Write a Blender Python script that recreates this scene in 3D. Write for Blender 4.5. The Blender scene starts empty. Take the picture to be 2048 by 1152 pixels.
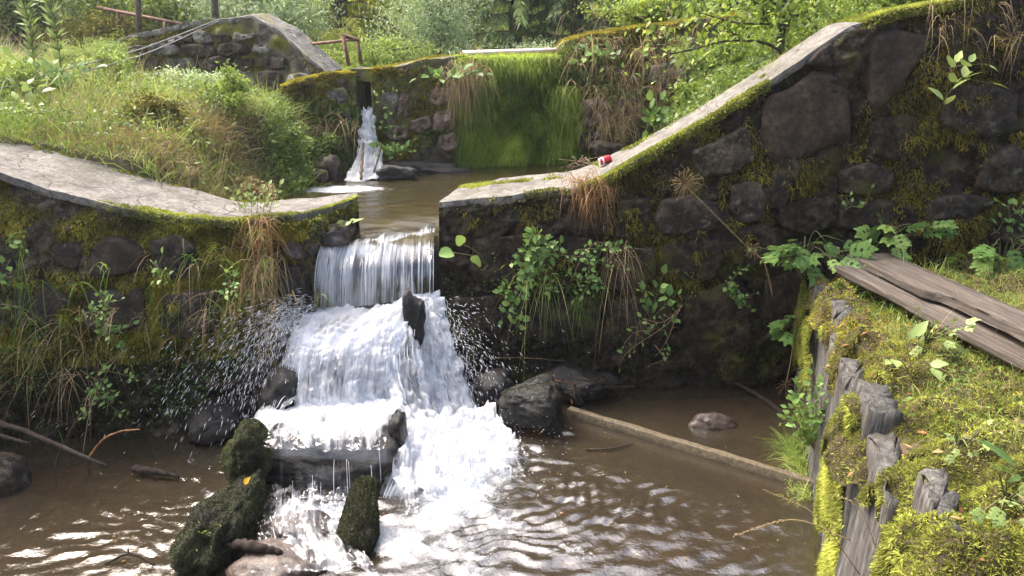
import bpy, bmesh, math, random
import numpy as np
from mathutils import Vector, Matrix, Quaternion

# ------------------------------------------------------------------ camera, sky, sun
S = bpy.context.scene
C = S.collection
CAMZ = 2.8
F = 1577.0
PITCH = math.atan(466 / F)
cam_d = bpy.data.cameras.new('camera')
cam_d.sensor_width = 36.0
cam_d.lens = 36.0 * F / 2048
cam_d.clip_start = 0.05
cam_d.clip_end = 800
cam = bpy.data.objects.new('camera', cam_d)
cam.location = (0, 0, CAMZ)
cam.rotation_euler = (math.pi / 2 - PITCH, 0, 0)
C.objects.link(cam)
S.camera = cam

SUN_EL, SUN_AZ = math.radians(56), math.radians(-58)
W = bpy.data.worlds.new('World')
S.world = W
W.use_nodes = True
wn = W.node_tree
wn.nodes.clear()
sky = wn.nodes.new('ShaderNodeTexSky')
sky.sky_type = 'NISHITA'
sky.sun_disc = False
sky.sun_elevation = SUN_EL
sky.sun_rotation = SUN_AZ
sky.air_density = 1.0
sky.dust_density = 9.0
sky.ozone_density = 0.5
bg = wn.nodes.new('ShaderNodeBackground')
bg.inputs['Strength'].default_value = 0.15
wo = wn.nodes.new('ShaderNodeOutputWorld')
wn.links.new(sky.outputs[0], bg.inputs[0])
wn.links.new(bg.outputs[0], wo.inputs[0])
sun_d = bpy.data.lights.new('sun', 'SUN')
sun_d.energy = 1.35
sun_d.angle = math.radians(18)
sun_d.color = (1.0, 0.985, 0.96)
sun = bpy.data.objects.new('sun', sun_d)
sdir = Vector((math.sin(SUN_AZ) * math.cos(SUN_EL), math.cos(SUN_AZ) * math.cos(SUN_EL), math.sin(SUN_EL)))
sun.rotation_euler = sdir.to_track_quat('Z', 'Y').to_euler()
sun.location = (-8, 10, 14)
C.objects.link(sun)
S.view_settings.view_transform = 'Standard'
S.view_settings.look = 'None'
S.view_settings.exposure = 1.92
S.view_settings.gamma = 1.0

# ------------------------------------------------------------------ helpers
R = np.random.default_rng(7)
random.seed(7)
CP, SP = math.cos(PITCH), math.sin(PITCH)


def at(px, py, y=None, z=None):
    """Real place of a point seen in the photograph, given its distance y or its height z."""
    u = (px - 1024) / F
    v = (576 - py) / F
    d = np.array([u, CP + v * SP, -SP + v * CP])
    t = y / d[1] if y is not None else (z - CAMZ) / d[2]
    return np.array([0, 0, CAMZ]) + d * t


def vn(p, seed=0):
    p = np.asarray(p, float)
    i = np.floor(p).astype(np.int64)
    f = p - i
    u = f * f * (3 - 2 * f)

    def h(a, b, c):
        n = (a * 374761393 + b * 668265263 + c * 2147483647 + seed * 974711) & 0xFFFFFFFF
        n = ((n ^ (n >> 13)) * 1274126177) & 0xFFFFFFFF
        n = ((n ^ (n >> 16)) * 2246822519) & 0xFFFFFFFF
        return ((n ^ (n >> 15)) & 0xFFFF) / 32767.5 - 1.0
    x, y, z = i[..., 0], i[..., 1], i[..., 2]
    ux, uy, uz = u[..., 0], u[..., 1], u[..., 2]

    def lx(b, c):
        return h(x, b, c) * (1 - ux) + h(x + 1, b, c) * ux
    return ((lx(y, z) * (1 - uy) + lx(y + 1, z) * uy) * (1 - uz)
            + (lx(y, z + 1) * (1 - uy) + lx(y + 1, z + 1) * uy) * uz)


def fbm(p, f=1.0, o=4, seed=0, gain=0.5):
    p = np.asarray(p, float) * f
    a, s = 1.0, 0.0
    for k in range(o):
        s = s + a * vn(p, seed + k * 17)
        p = p * 2.03 + 11.3
        a *= gain
    return s


def sstep(a, b, x):
    t = np.clip((np.asarray(x, float) - a) / (b - a), 0, 1)
    return t * t * (3 - 2 * t)


def unit(v):
    v = np.asarray(v, float)
    return v / np.maximum(np.linalg.norm(v, axis=-1, keepdims=True), 1e-9)


def thing(name, label, cat, loc=(0, 0, 0), group=None):
    o = bpy.data.objects.new(name, None)
    o.empty_display_size = 0.1
    C.objects.link(o)
    o.location = [float(v) for v in loc]
    o['label'] = label
    o['category'] = cat
    if group:
        o['group'] = group
    return o


def tag(o, label=None, cat=None, group=None, kind=None):
    if label:
        o['label'] = label
    if cat:
        o['category'] = cat
    if group:
        o['group'] = group
    if kind:
        o['kind'] = kind
    return o


def raw_mesh(name, V, T=None, Q=None, tint=None, uv=None, smooth=False, mats=()):
    V = np.asarray(V, np.float32).reshape(-1, 3)
    me = bpy.data.meshes.new(name)
    T = np.zeros((0, 3), np.int32) if T is None else np.asarray(T, np.int32).reshape(-1, 3)
    Q = np.zeros((0, 4), np.int32) if Q is None else np.asarray(Q, np.int32).reshape(-1, 4)
    nl = T.size + Q.size
    me.vertices.add(len(V))
    me.vertices.foreach_set('co', V.ravel())
    me.loops.add(nl)
    me.loops.foreach_set('vertex_index', np.concatenate([T.ravel(), Q.ravel()]).astype(np.int32))
    npoly = len(T) + len(Q)
    me.polygons.add(npoly)
    st = np.concatenate([np.arange(len(T)) * 3, T.size + np.arange(len(Q)) * 4]).astype(np.int32)
    me.polygons.foreach_set('loop_start', st)
    if smooth:
        me.polygons.foreach_set('use_smooth', np.ones(npoly, bool))
    if tint is not None:
        a = me.attributes.new('tint', 'FLOAT', 'POINT')
        a.data.foreach_set('value', np.asarray(tint, np.float32).ravel())
    if uv is not None:
        a = me.attributes.new('flow', 'FLOAT_VECTOR', 'POINT')
        u3 = np.zeros((len(V), 3), np.float32)
        u3[:, :uv.shape[1]] = uv
        a.data.foreach_set('vector', u3.ravel())
    me.update(calc_edges=True)
    for m in mats:
        me.materials.append(m)
    return me


def put(name, me, parent=None, loc=None):
    o = bpy.data.objects.new(name, me)
    C.objects.link(o)
    if parent is not None:
        o.parent = parent
    if loc is not None:
        o.location = [float(v) for v in loc]
    return o


def wp(root):
    """World place of a root Empty or of a part under it."""
    v = np.zeros(3)
    while root is not None:
        v = v + np.array(root.location)
        root = root.parent
    return v


class Acc:
    """Collects triangles and quads for one mesh."""

    def __init__(self):
        self.V, self.T, self.Q, self.tn, self.n = [], [], [], [], 0

    def add(self, V, T=None, Q=None, tint=0.5):
        V = np.asarray(V, float).reshape(-1, 3)
        if T is not None and len(T):
            self.T.append(np.asarray(T).reshape(-1, 3) + self.n)
        if Q is not None and len(Q):
            self.Q.append(np.asarray(Q).reshape(-1, 4) + self.n)
        self.V.append(V)
        self.tn.append(np.broadcast_to(np.asarray(tint, float), (len(V),)))
        self.n += len(V)

    def arrays(self):
        V = np.concatenate(self.V) if self.V else np.zeros((0, 3))
        T = np.concatenate(self.T) if self.T else None
        Q = np.concatenate(self.Q) if self.Q else None
        return V, T, Q, np.concatenate(self.tn) if self.tn else np.zeros(0)

    def build(self, name, mat, parent=None, smooth=False, kind=None):
        V, T, Q, tn = self.arrays()
        o = put(name, raw_mesh(name, V - wp(parent) if parent is not None else V, T, Q, tn, smooth=smooth, mats=[mat]), parent)
        if kind:
            o['kind'] = kind
        return o


def grid_quads(n, m):
    i = np.arange(n * m).reshape(n, m)
    return np.stack([i[:-1, :-1], i[1:, :-1], i[1:, 1:], i[:-1, 1:]], -1).reshape(-1, 4)


def grid_normals(P):
    du = np.gradient(P, axis=0)
    dv = np.gradient(P, axis=1)
    return unit(np.cross(du, dv))


def tri_of(T, Q):
    L = []
    if T is not None:
        L.append(np.asarray(T).reshape(-1, 3))
    if Q is not None:
        q = np.asarray(Q).reshape(-1, 4)
        L += [q[:, :3], q[:, [0, 2, 3]]]
    return np.concatenate(L)


def scatter(V, T, Q, n, rng=R, mask=None):
    """n random points with normals on a surface; mask(P, N) gives the chance that a point stays."""
    tr = tri_of(T, Q)
    a, b, c = V[tr[:, 0]], V[tr[:, 1]], V[tr[:, 2]]
    cr = np.cross(b - a, c - a)
    ar = np.linalg.norm(cr, axis=1)
    k = rng.choice(len(tr), n, p=ar / ar.sum())
    u, v = rng.random((2, n))
    fl = u + v > 1
    u[fl], v[fl] = 1 - u[fl], 1 - v[fl]
    P = a[k] + (b - a)[k] * u[:, None] + (c - a)[k] * v[:, None]
    N = unit(cr[k])
    if T is None:                       # open sheets: outward is up, towards the pool and left
        N = np.where((N * np.array([-0.6, -0.8, 1.0])).sum(1, keepdims=True) < 0, -N, N)
    if mask is not None:
        keep = rng.random(n) < mask(P, N)
        P, N = P[keep], N[keep]
    return P, N


def blades(acc, P, D, L, Wd, droop=0.3, seg=2, rng=R, tint=None, tip=0.15, grav=(0, 0, -1), face=None):
    """Grass blades, moss tips, needles: tapering bent strips."""
    n = len(P)
    if n == 0:
        return
    L = np.broadcast_to(np.asarray(L, float), (n,))
    Wd = np.broadcast_to(np.asarray(Wd, float), (n,))
    droop = np.broadcast_to(np.asarray(droop, float), (n,))
    D = unit(D)
    side = rng.normal(size=(n, 3)) if face is None else np.cross(D, face)
    side = unit(side - (side * D).sum(1, keepdims=True) * D)
    g = np.array(grav, float)
    tn = rng.random(n) if tint is None else np.broadcast_to(np.asarray(tint, float), (n,))
    V, tv = [], []
    for k in range(seg + 1):
        t = k / seg
        c = P + D * (L * t)[:, None] + g * (droop * L * t * t)[:, None]
        w = Wd * (1 - t) ** 0.6 * 0.5
        if k < seg:
            V += [c - side * w[:, None], c + side * w[:, None]]
            tv += [tn, tn]
        else:
            V.append(c)
            tv.append(tn + tip)
    m = 2 * seg + 1
    V = np.stack(V, 1).reshape(-1, 3)
    b = np.arange(n)[:, None] * m
    T = []
    for k in range(seg - 1):
        a0 = 2 * k
        T += [b + [a0, a0 + 1, a0 + 3], b + [a0, a0 + 3, a0 + 2]]
    T.append(b + [2 * seg - 2, 2 * seg - 1, 2 * seg])
    acc.add(V, np.concatenate(T), None, np.clip(np.stack(tv, 1).ravel(), 0, 1))


def leaflets(acc, P, D, N, L, Wd, rng=R, tint=None, fold=0.15):
    """Small leaves: a pointed blade of four triangles folded along its rib."""
    n = len(P)
    if n == 0:
        return
    L = np.broadcast_to(np.asarray(L, float), (n,))[:, None]
    Wd = np.broadcast_to(np.asarray(Wd, float), (n,))[:, None]
    D = unit(D)
    N = unit(N - (N * D).sum(1, keepdims=True) * D)
    X = np.cross(D, N)
    tn = rng.random(n) if tint is None else np.broadcast_to(np.asarray(tint, float), (n,))
    V = np.stack([P, P + D * L * .42 + X * Wd * .5 + N * Wd * fold, P + D * L - N * L * .12,
                  P + D * L * .42 - X * Wd * .5 + N * Wd * fold, P + D * L * .5], 1).reshape(-1, 3)
    b = np.arange(n)[:, None] * 5
    T = np.concatenate([b + [0, 4, 1], b + [1, 4, 2], b + [2, 4, 3], b + [3, 4, 0]])
    acc.add(V, T, None, np.clip(np.repeat(tn, 5), 0, 1))


def rand_dirs(n, rng=R, up=0.0, spread=1.0):
    d = rng.normal(size=(n, 3)) * spread
    d[:, 2] += up
    return unit(d)


def tube(acc, pts, rad, ns=6, tint=0.5, cap=True, wob=0.0, rng=R):
    pts = np.asarray(pts, float)
    n = len(pts)
    rad = np.broadcast_to(np.asarray(rad, float), (n,))
    tg = unit(np.gradient(pts, axis=0))
    ref = np.array([0.31, 0.17, 0.93]) if abs(tg[0][2]) < 0.9 else np.array([1.0, 0.2, 0])
    a = unit(np.cross(tg, ref))
    b = np.cross(tg, a)
    th = np.linspace(0, 2 * math.pi, ns, endpoint=False)
    r = rad[:, None, None]
    if wob:
        r = r * (1 + wob * rng.normal(size=(n, ns, 1)))
    V = pts[:, None] + r * (a[:, None] * np.cos(th)[None, :, None] + b[:, None] * np.sin(th)[None, :, None])
    V = V.reshape(-1, 3)
    i = np.arange(n * ns).reshape(n, ns)
    j = np.roll(i, -1, axis=1)
    Q = np.stack([i[:-1], j[:-1], j[1:], i[1:]], -1).reshape(-1, 4)
    T = None
    if cap:
        V = np.concatenate([V, pts[[0, -1]]])
        c0, c1 = n * ns, n * ns + 1
        T = np.concatenate([np.stack([j[0], i[0], np.full(ns, c0)], -1), np.stack([i[-1], j[-1], np.full(ns, c1)], -1)])
    acc.add(V, T, Q, tint)


def spline(pts, n):
    pts = np.asarray(pts, float)
    m = len(pts)
    e = np.concatenate([[2 * pts[0] - pts[1]], pts, [2 * pts[-1] - pts[-2]]])
    t = np.linspace(0, m - 1 - 1e-6, n)
    i = t.astype(int)
    f = (t - i)[:, None]
    p0, p1, p2, p3 = e[i], e[i + 1], e[i + 2], e[i + 3]
    return 0.5 * (2 * p1 + (p2 - p0) * f + (2 * p0 - 5 * p1 + 4 * p2 - p3) * f ** 2 + (3 * p1 - p0 - 3 * p2 + p3) * f ** 3)


# ------------------------------------------------------------------ materials
def new_mat(name):
    m = bpy.data.materials.new(name)
    m.use_nodes = True
    nt = m.node_tree
    nt.nodes.clear()
    out = nt.nodes.new('ShaderNodeOutputMaterial')
    return m, nt, out


def N(nt, t, **kw):
    n = nt.nodes.new(t)
    for k, v in kw.items():
        if k in n.inputs.keys():
            n.inputs[k].default_value = v
        else:
            setattr(n, k, v)
    return n


def col(c):
    return (c[0], c[1], c[2], 1.0)


def ramp(nt, stops, src):
    r = N(nt, 'ShaderNodeValToRGB')
    e = r.color_ramp.elements
    while len(e) < len(stops):
        e.new(0.5)
    for k, (p, c) in enumerate(stops):
        e[k].position = p
        e[k].color = col(c) if hasattr(c, '__len__') else (c, c, c, 1)
    nt.links.new(src, r.inputs[0])
    return r.outputs[0]


def noise(nt, vec, scale, detail=5, rough=0.6, dist=0.0):
    n = N(nt, 'ShaderNodeTexNoise')
    n.inputs['Scale'].default_value = scale
    n.inputs['Detail'].default_value = detail
    n.inputs['Roughness'].default_value = rough
    n.inputs['Distortion'].default_value = dist
    nt.links.new(vec, n.inputs['Vector'])
    return n.outputs['Fac']


def mixc(nt, fac, a, b, mode='MIX'):
    m = N(nt, 'ShaderNodeMix', data_type='RGBA', blend_type=mode)
    for s, v in ((m.inputs[0], fac), (m.inputs[6], a), (m.inputs[7], b)):
        if hasattr(v, 'is_output'):
            nt.links.new(v, s)
        else:
            s.default_value = v if not hasattr(v, '__len__') else col(v)
    return m.outputs[2]


def mth(nt, op, a, b=0.0, c=None, clamp=False):
    m = N(nt, 'ShaderNodeMath', operation=op, use_clamp=clamp)
    for s, v in zip(m.inputs, (a, b, c)):
        if v is None:
            continue
        if hasattr(v, 'is_output'):
            nt.links.new(v, s)
        else:
            s.default_value = v
    return m.outputs[0]


def bump(nt, h, strength=0.5, dist=0.02, nrm=None):
    b = N(nt, 'ShaderNodeBump')
    b.inputs['Strength'].default_value = strength
    b.inputs['Distance'].default_value = dist
    nt.links.new(h, b.inputs['Height'])
    return b.outputs[0]


def rock_mat(name, dark, mid, light, scale=6, rough=0.85, moss=None, moss_amt=0.5, bmp=0.8, bd=0.03, wet=0.0, lichen=None, obj=False):
    m, nt, out = new_mat(name)
    if obj:
        vec = N(nt, 'ShaderNodeTexCoord').outputs['Object']
    else:
        vec = N(nt, 'ShaderNodeNewGeometry').outputs['Position']
    n1 = noise(nt, vec, scale, 8, 0.65, 0.3)
    n2 = noise(nt, vec, scale * 5, 6, 0.7)
    n3 = noise(nt, vec, scale * 0.35, 3, 0.5)
    c = ramp(nt, [(0.36, dark), (0.5, mid), (0.66, light)], n1)
    c = mixc(nt, ramp(nt, [(0.42, 0.0), (0.6, 0.8)], n2), c, dark)
    c = mixc(nt, ramp(nt, [(0.5, 0.0), (0.66, 0.6)], noise(nt, vec, scale * 2.3, 6, 0.7)), c, light)
    if lichen:
        c = mixc(nt, ramp(nt, [(0.62, 0.0), (0.68, 0.7)], noise(nt, vec, scale * 1.7, 4, 0.6)), c, lichen)
    if moss:
        mf = mth(nt, 'ADD', n3, mth(nt, 'MULTIPLY', n2, 0.25))
        t = 0.95 - moss_amt * 0.6
        mk = ramp(nt, [(max(t - 0.06, 0), 0.0), (min(t + 0.08, 1), 1.0)], mf)
        mc = mixc(nt, n2, [v * 0.35 for v in moss], moss)
        c = mixc(nt, mk, c, mc)
    p = N(nt, 'ShaderNodeBsdfPrincipled')
    nt.links.new(c, p.inputs['Base Color'])
    p.inputs['Roughness'].default_value = rough
    if wet:
        r = ramp(nt, [(0.35, rough), (0.6, max(rough - wet, 0.08))], noise(nt, vec, scale * 0.8, 4, 0.6))
        nt.links.new(r, p.inputs['Roughness'])
    p.inputs['Specular IOR Level'].default_value = 0.4 if wet else 0.25
    h = mth(nt, 'ADD', mth(nt, 'MULTIPLY', n1, 0.6), mth(nt, 'MULTIPLY', n2, 0.5))
    nt.links.new(bump(nt, h, bmp, bd), p.inputs['Normal'])
    nt.links.new(p.outputs[0], out.inputs[0])
    return m


def cap_mat():
    m = rock_mat('pale_concrete', (0.085, 0.079, 0.07), (0.165, 0.155, 0.14), (0.23, 0.218, 0.198), 6, 0.92, (0.16, 0.17, 0.04), 0.16, 0.8, 0.02)
    nt = m.node_tree
    p = [n for n in nt.nodes if n.type == 'BSDF_PRINCIPLED'][0]
    src = p.inputs['Base Color'].links[0].from_socket
    vec = N(nt, 'ShaderNodeNewGeometry').outputs['Position']
    nd = N(nt, 'ShaderNodeTexNoise')
    nd.inputs['Scale'].default_value = 3.0
    nt.links.new(vec, nd.inputs['Vector'])
    va = N(nt, 'ShaderNodeVectorMath', operation='MULTIPLY_ADD')
    va.inputs[1].default_value = (0.35, 0.35, 0.35)
    nt.links.new(nd.outputs['Color'], va.inputs[0])
    nt.links.new(vec, va.inputs[2])
    vo = N(nt, 'ShaderNodeTexVoronoi', feature='DISTANCE_TO_EDGE')
    vo.inputs['Scale'].default_value = 1.3
    nt.links.new(va.outputs[0], vo.inputs['Vector'])
    crack = ramp(nt, [(0.0, 0.85), (0.012, 0.0)], vo.outputs['Distance'])
    stain = ramp(nt, [(0.5, 0.0), (0.68, 0.55)], noise(nt, vec, 1.6, 6, 0.65, 0.6))
    c = mixc(nt, stain, src, (0.06, 0.055, 0.04))
    c = mixc(nt, crack, c, (0.02, 0.018, 0.012))
    c = mixc(nt, ramp(nt, [(0.6, 0.0), (0.64, 0.8)], noise(nt, vec, 38, 3, 0.6)), c, (0.05, 0.04, 0.025))
    nt.links.new(c, p.inputs['Base Color'])
    return m


def leaf_mat(name, stops, trans=0.4, rough=0.5, src='attr', var=0.25, tcol=1.0):
    m, nt, out = new_mat(name)
    if src == 'attr':
        f = N(nt, 'ShaderNodeAttribute', attribute_name='tint').outputs['Fac']
    else:
        f = N(nt, 'ShaderNodeObjectInfo').outputs['Random']
    k = len(stops) - 1
    c = ramp(nt, [(i / k, s) for i, s in enumerate(stops)], f)
    vec = N(nt, 'ShaderNodeNewGeometry').outputs['Position']
    nz = noise(nt, vec, 3.0, 3, 0.6)
    c = mixc(nt, mth(nt, 'MULTIPLY', ramp(nt, [(0.35, 0.0), (0.65, 1.0)], nz), var), c, [v * 0.5 for v in stops[0]])
    p = N(nt, 'ShaderNodeBsdfPrincipled')
    nt.links.new(c, p.inputs['Base Color'])
    p.inputs['Roughness'].default_value = rough
    p.inputs['Specular IOR Level'].default_value = 0.3
    tr = N(nt, 'ShaderNodeBsdfTranslucent')
    nt.links.new(mixc(nt, 0.35, c, (0.25 * tcol, 0.32 * tcol, 0.02)), tr.inputs[0])
    mx = N(nt, 'ShaderNodeMixShader')
    mx.inputs[0].default_value = trans
    nt.links.new(p.outputs[0], mx.inputs[1])
    nt.links.new(tr.outputs[0], mx.inputs[2])
    nt.links.new(mx.outputs[0], out.inputs[0])
    return m


def wood_mat(name, dark, mid, light, scale=(1.2, 14, 14), rough=0.8, bmp=0.5, moss=None, moss_amt=0.4):
    m, nt, out = new_mat(name)
    tc = N(nt, 'ShaderNodeTexCoord').outputs['Object']
    mp = N(nt, 'ShaderNodeMapping')
    mp.inputs['Scale'].default_value = scale
    nt.links.new(tc, mp.inputs[0])
    ri = N(nt, 'ShaderNodeObjectInfo').outputs['Random']
    va = N(nt, 'ShaderNodeVectorMath', operation='ADD')
    nt.links.new(mp.outputs[0], va.inputs[0])
    cmb = N(nt, 'ShaderNodeCombineXYZ')
    nt.links.new(mth(nt, 'MULTIPLY', ri, 30.0), cmb.inputs[0])
    nt.links.new(cmb.outputs[0], va.inputs[1])
    v = va.outputs[0]
    n1 = noise(nt, v, 1.5, 6, 0.65, 0.6)
    n2 = noise(nt, v, 6.0, 5, 0.7, 0.2)
    c = ramp(nt, [(0.3, dark), (0.5, mid), (0.72, light)], n1)
    c = mixc(nt, ramp(nt, [(0.42, 0.0), (0.62, 0.7)], n2), c, dark)
    if moss:
        nm = noise(nt, tc, 5.0, 4, 0.6)
        t = 0.8 - moss_amt * 0.5
        c = mixc(nt, ramp(nt, [(t - 0.05, 0.0), (t + 0.07, 1.0)], nm), c, moss)
    p = N(nt, 'ShaderNodeBsdfPrincipled')
    nt.links.new(c, p.inputs['Base Color'])
    p.inputs['Roughness'].default_value = rough
    p.inputs['Specular IOR Level'].default_value = 0.25
    nt.links.new(bump(nt, mth(nt, 'ADD', n1, mth(nt, 'MULTIPLY', n2, 0.8)), bmp, 0.012), p.inputs['Normal'])
    nt.links.new(p.outputs[0], out.inputs[0])
    return m


def plain_mat(name, c, rough=0.6, metal=0.0, c2=None, scale=20):
    m, nt, out = new_mat(name)
    p = N(nt, 'ShaderNodeBsdfPrincipled')
    if c2:
        vec = N(nt, 'ShaderNodeTexCoord').outputs['Object']
        nt.links.new(mixc(nt, ramp(nt, [(0.4, 0.0), (0.6, 1.0)], noise(nt, vec, scale, 5, 0.65)), c, c2), p.inputs['Base Color'])
    else:
        p.inputs['Base Color'].default_value = col(c)
    p.inputs['Roughness'].default_value = rough
    p.inputs['Metallic'].default_value = metal
    nt.links.new(p.outputs[0], out.inputs[0])
    return m


def pool_mat(name, deep, foamy=True, gloss_rough=0.06, absorb=(0.55, 0.38, 0.2), ior=1.6):
    m, nt, out = new_mat(name)
    vec = N(nt, 'ShaderNodeNewGeometry').outputs['Position']
    b1 = noise(nt, vec, 16, 4, 0.6, 0.5)
    b2 = noise(nt, vec, 55, 3, 0.6, 0.3)
    nrm = bump(nt, mth(nt, 'ADD', b1, mth(nt, 'MULTIPLY', b2, 0.35)), 0.28, 0.02)
    tr = N(nt, 'ShaderNodeBsdfTransparent')
    tr.inputs[0].default_value = col(absorb)
    df = N(nt, 'ShaderNodeBsdfDiffuse')
    df.inputs[0].default_value = col(deep)
    gl = N(nt, 'ShaderNodeBsdfGlossy')
    gl.inputs['Color'].default_value = (1, 1, 1, 1)
    gl.inputs['Roughness'].default_value = gloss_rough
    nt.links.new(nrm, gl.inputs['Normal'])
    fr = N(nt, 'ShaderNodeFresnel')
    fr.inputs['IOR'].default_value = ior
    nt.links.new(nrm, fr.inputs['Normal'])
    m1 = N(nt, 'ShaderNodeMixShader')
    m1.inputs[0].default_value = 0.36
    nt.links.new(tr.outputs[0], m1.inputs[1])
    nt.links.new(df.outputs[0], m1.inputs[2])
    m2 = N(nt, 'ShaderNodeMixShader')
    nt.links.new(fr.outputs[0], m2.inputs[0])
    nt.links.new(m1.outputs[0], m2.inputs[1])
    nt.links.new(gl.outputs[0], m2.inputs[2])
    last = m2.outputs[0]
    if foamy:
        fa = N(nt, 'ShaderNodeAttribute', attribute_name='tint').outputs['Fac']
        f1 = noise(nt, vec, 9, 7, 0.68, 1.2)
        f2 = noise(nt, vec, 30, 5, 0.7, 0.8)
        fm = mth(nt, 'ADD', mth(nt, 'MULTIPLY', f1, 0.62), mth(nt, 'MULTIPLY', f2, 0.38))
        # foam and painted sky flecks cover where the noise falls below the local amount
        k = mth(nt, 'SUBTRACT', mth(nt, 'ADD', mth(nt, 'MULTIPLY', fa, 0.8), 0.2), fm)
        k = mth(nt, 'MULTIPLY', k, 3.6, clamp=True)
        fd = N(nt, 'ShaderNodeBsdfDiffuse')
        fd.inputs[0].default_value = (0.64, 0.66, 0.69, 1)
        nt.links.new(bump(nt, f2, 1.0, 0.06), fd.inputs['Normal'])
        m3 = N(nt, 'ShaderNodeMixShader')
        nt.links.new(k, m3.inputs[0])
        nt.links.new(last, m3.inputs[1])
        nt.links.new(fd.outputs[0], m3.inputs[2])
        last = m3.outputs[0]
    nt.links.new(last, out.inputs[0])
    return m


def fall_mat(name, dens=0.5, sx=20.0, sy=1.3, opaque=0.98):
    """Falling water: white aerated streaks with clear gaps between them."""
    m, nt, out = new_mat(name)
    fl = N(nt, 'ShaderNodeAttribute', attribute_name='flow').outputs['Vector']
    sep = N(nt, 'ShaderNodeSeparateXYZ')
    nt.links.new(fl, sep.inputs[0])
    cmb = N(nt, 'ShaderNodeCombineXYZ')
    nt.links.new(mth(nt, 'MULTIPLY', sep.outputs[0], sx), cmb.inputs[0])
    nt.links.new(mth(nt, 'MULTIPLY', sep.outputs[1], sy), cmb.inputs[1])
    nt.links.new(sep.outputs[2], cmb.inputs[2])
    n1 = noise(nt, cmb.outputs[0], 1.0, 4, 0.6, 0.35)
    n2 = noise(nt, cmb.outputs[0], 3.1, 3, 0.6, 0.2)
    nn = mth(nt, 'ADD', mth(nt, 'MULTIPLY', n1, 0.7), mth(nt, 'MULTIPLY', n2, 0.3))
    tn = N(nt, 'ShaderNodeAttribute', attribute_name='tint').outputs['Fac']
    k = mth(nt, 'SUBTRACT', mth(nt, 'ADD', mth(nt, 'MULTIPLY', tn, 0.6), 0.2), nn)
    k = mth(nt, 'MULTIPLY', k, 3.6, clamp=True)
    k = mth(nt, 'MULTIPLY', k, opaque)
    df = N(nt, 'ShaderNodeBsdfDiffuse')
    df.inputs[0].default_value = (0.95, 0.96, 0.98, 1)
    nt.links.new(bump(nt, nn, 0.9, 0.04), df.inputs['Normal'])
    tl = N(nt, 'ShaderNodeBsdfTranslucent')
    tl.inputs[0].default_value = (0.88, 0.9, 0.94, 1)
    mw = N(nt, 'ShaderNodeMixShader')
    mw.inputs[0].default_value = 0.6
    nt.links.new(df.outputs[0], mw.inputs[1])
    nt.links.new(tl.outputs[0], mw.inputs[2])
    tr = N(nt, 'ShaderNodeBsdfTransparent')
    tr.inputs[0].default_value = (0.9, 0.92, 0.95, 1)
    gl = N(nt, 'ShaderNodeBsdfGlossy')
    gl.inputs['Roughness'].default_value = 0.12
    mt = N(nt, 'ShaderNodeMixShader')
    mt.inputs[0].default_value = 0.06
    nt.links.new(tr.outputs[0], mt.inputs[1])
    nt.links.new(gl.outputs[0], mt.inputs[2])
    mx = N(nt, 'ShaderNodeMixShader')
    nt.links.new(k, mx.inputs[0])
    nt.links.new(mt.outputs[0], mx.inputs[1])
    nt.links.new(mw.outputs[0], mx.inputs[2])
    nt.links.new(mx.outputs[0], out.inputs[0])
    return m


def drop_mat():
    m, nt, out = new_mat('white_water')
    df = N(nt, 'ShaderNodeBsdfDiffuse')
    df.inputs[0].default_value = (0.88, 0.9, 0.94, 1)
    tl = N(nt, 'ShaderNodeBsdfTranslucent')
    tl.inputs[0].default_value = (0.88, 0.9, 0.94, 1)
    mw = N(nt, 'ShaderNodeMixShader')
    mw.inputs[0].default_value = 0.5
    nt.links.new(df.outputs[0], mw.inputs[1])
    nt.links.new(tl.outputs[0], mw.inputs[2])
    nt.links.new(mw.outputs[0], out.inputs[0])
    return m


def ground_mat():
    m, nt, out = new_mat('ground_soil')
    vec = N(nt, 'ShaderNodeNewGeometry').outputs['Position']
    f = N(nt, 'ShaderNodeAttribute', attribute_name='tint').outputs['Fac']
    c = ramp(nt, [(0.0, (0.27, 0.195, 0.12)), (0.3, (0.13, 0.085, 0.045)), (0.5, (0.06, 0.045, 0.025)), (1.0, (0.06, 0.075, 0.02))], f)
    n1 = noise(nt, vec, 2.2, 8, 0.65, 0.4)
    n2 = noise(nt, vec, 30, 4, 0.7)
    c = mixc(nt, ramp(nt, [(0.35, 0.0), (0.65, 0.75)], n1), c, (0.07, 0.045, 0.025))
    c = mixc(nt, ramp(nt, [(0.45, 0.0), (0.75, 0.5)], n2), c, (0.03, 0.025, 0.015))
    p = N(nt, 'ShaderNodeBsdfPrincipled')
    p.inputs['Roughness'].default_value = 0.95
    nt.links.new(c, p.inputs['Base Color'])
    nt.links.new(bump(nt, n1, 0.6, 0.05), p.inputs['Normal'])
    nt.links.new(p.outputs[0], out.inputs[0])
    return m


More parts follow.
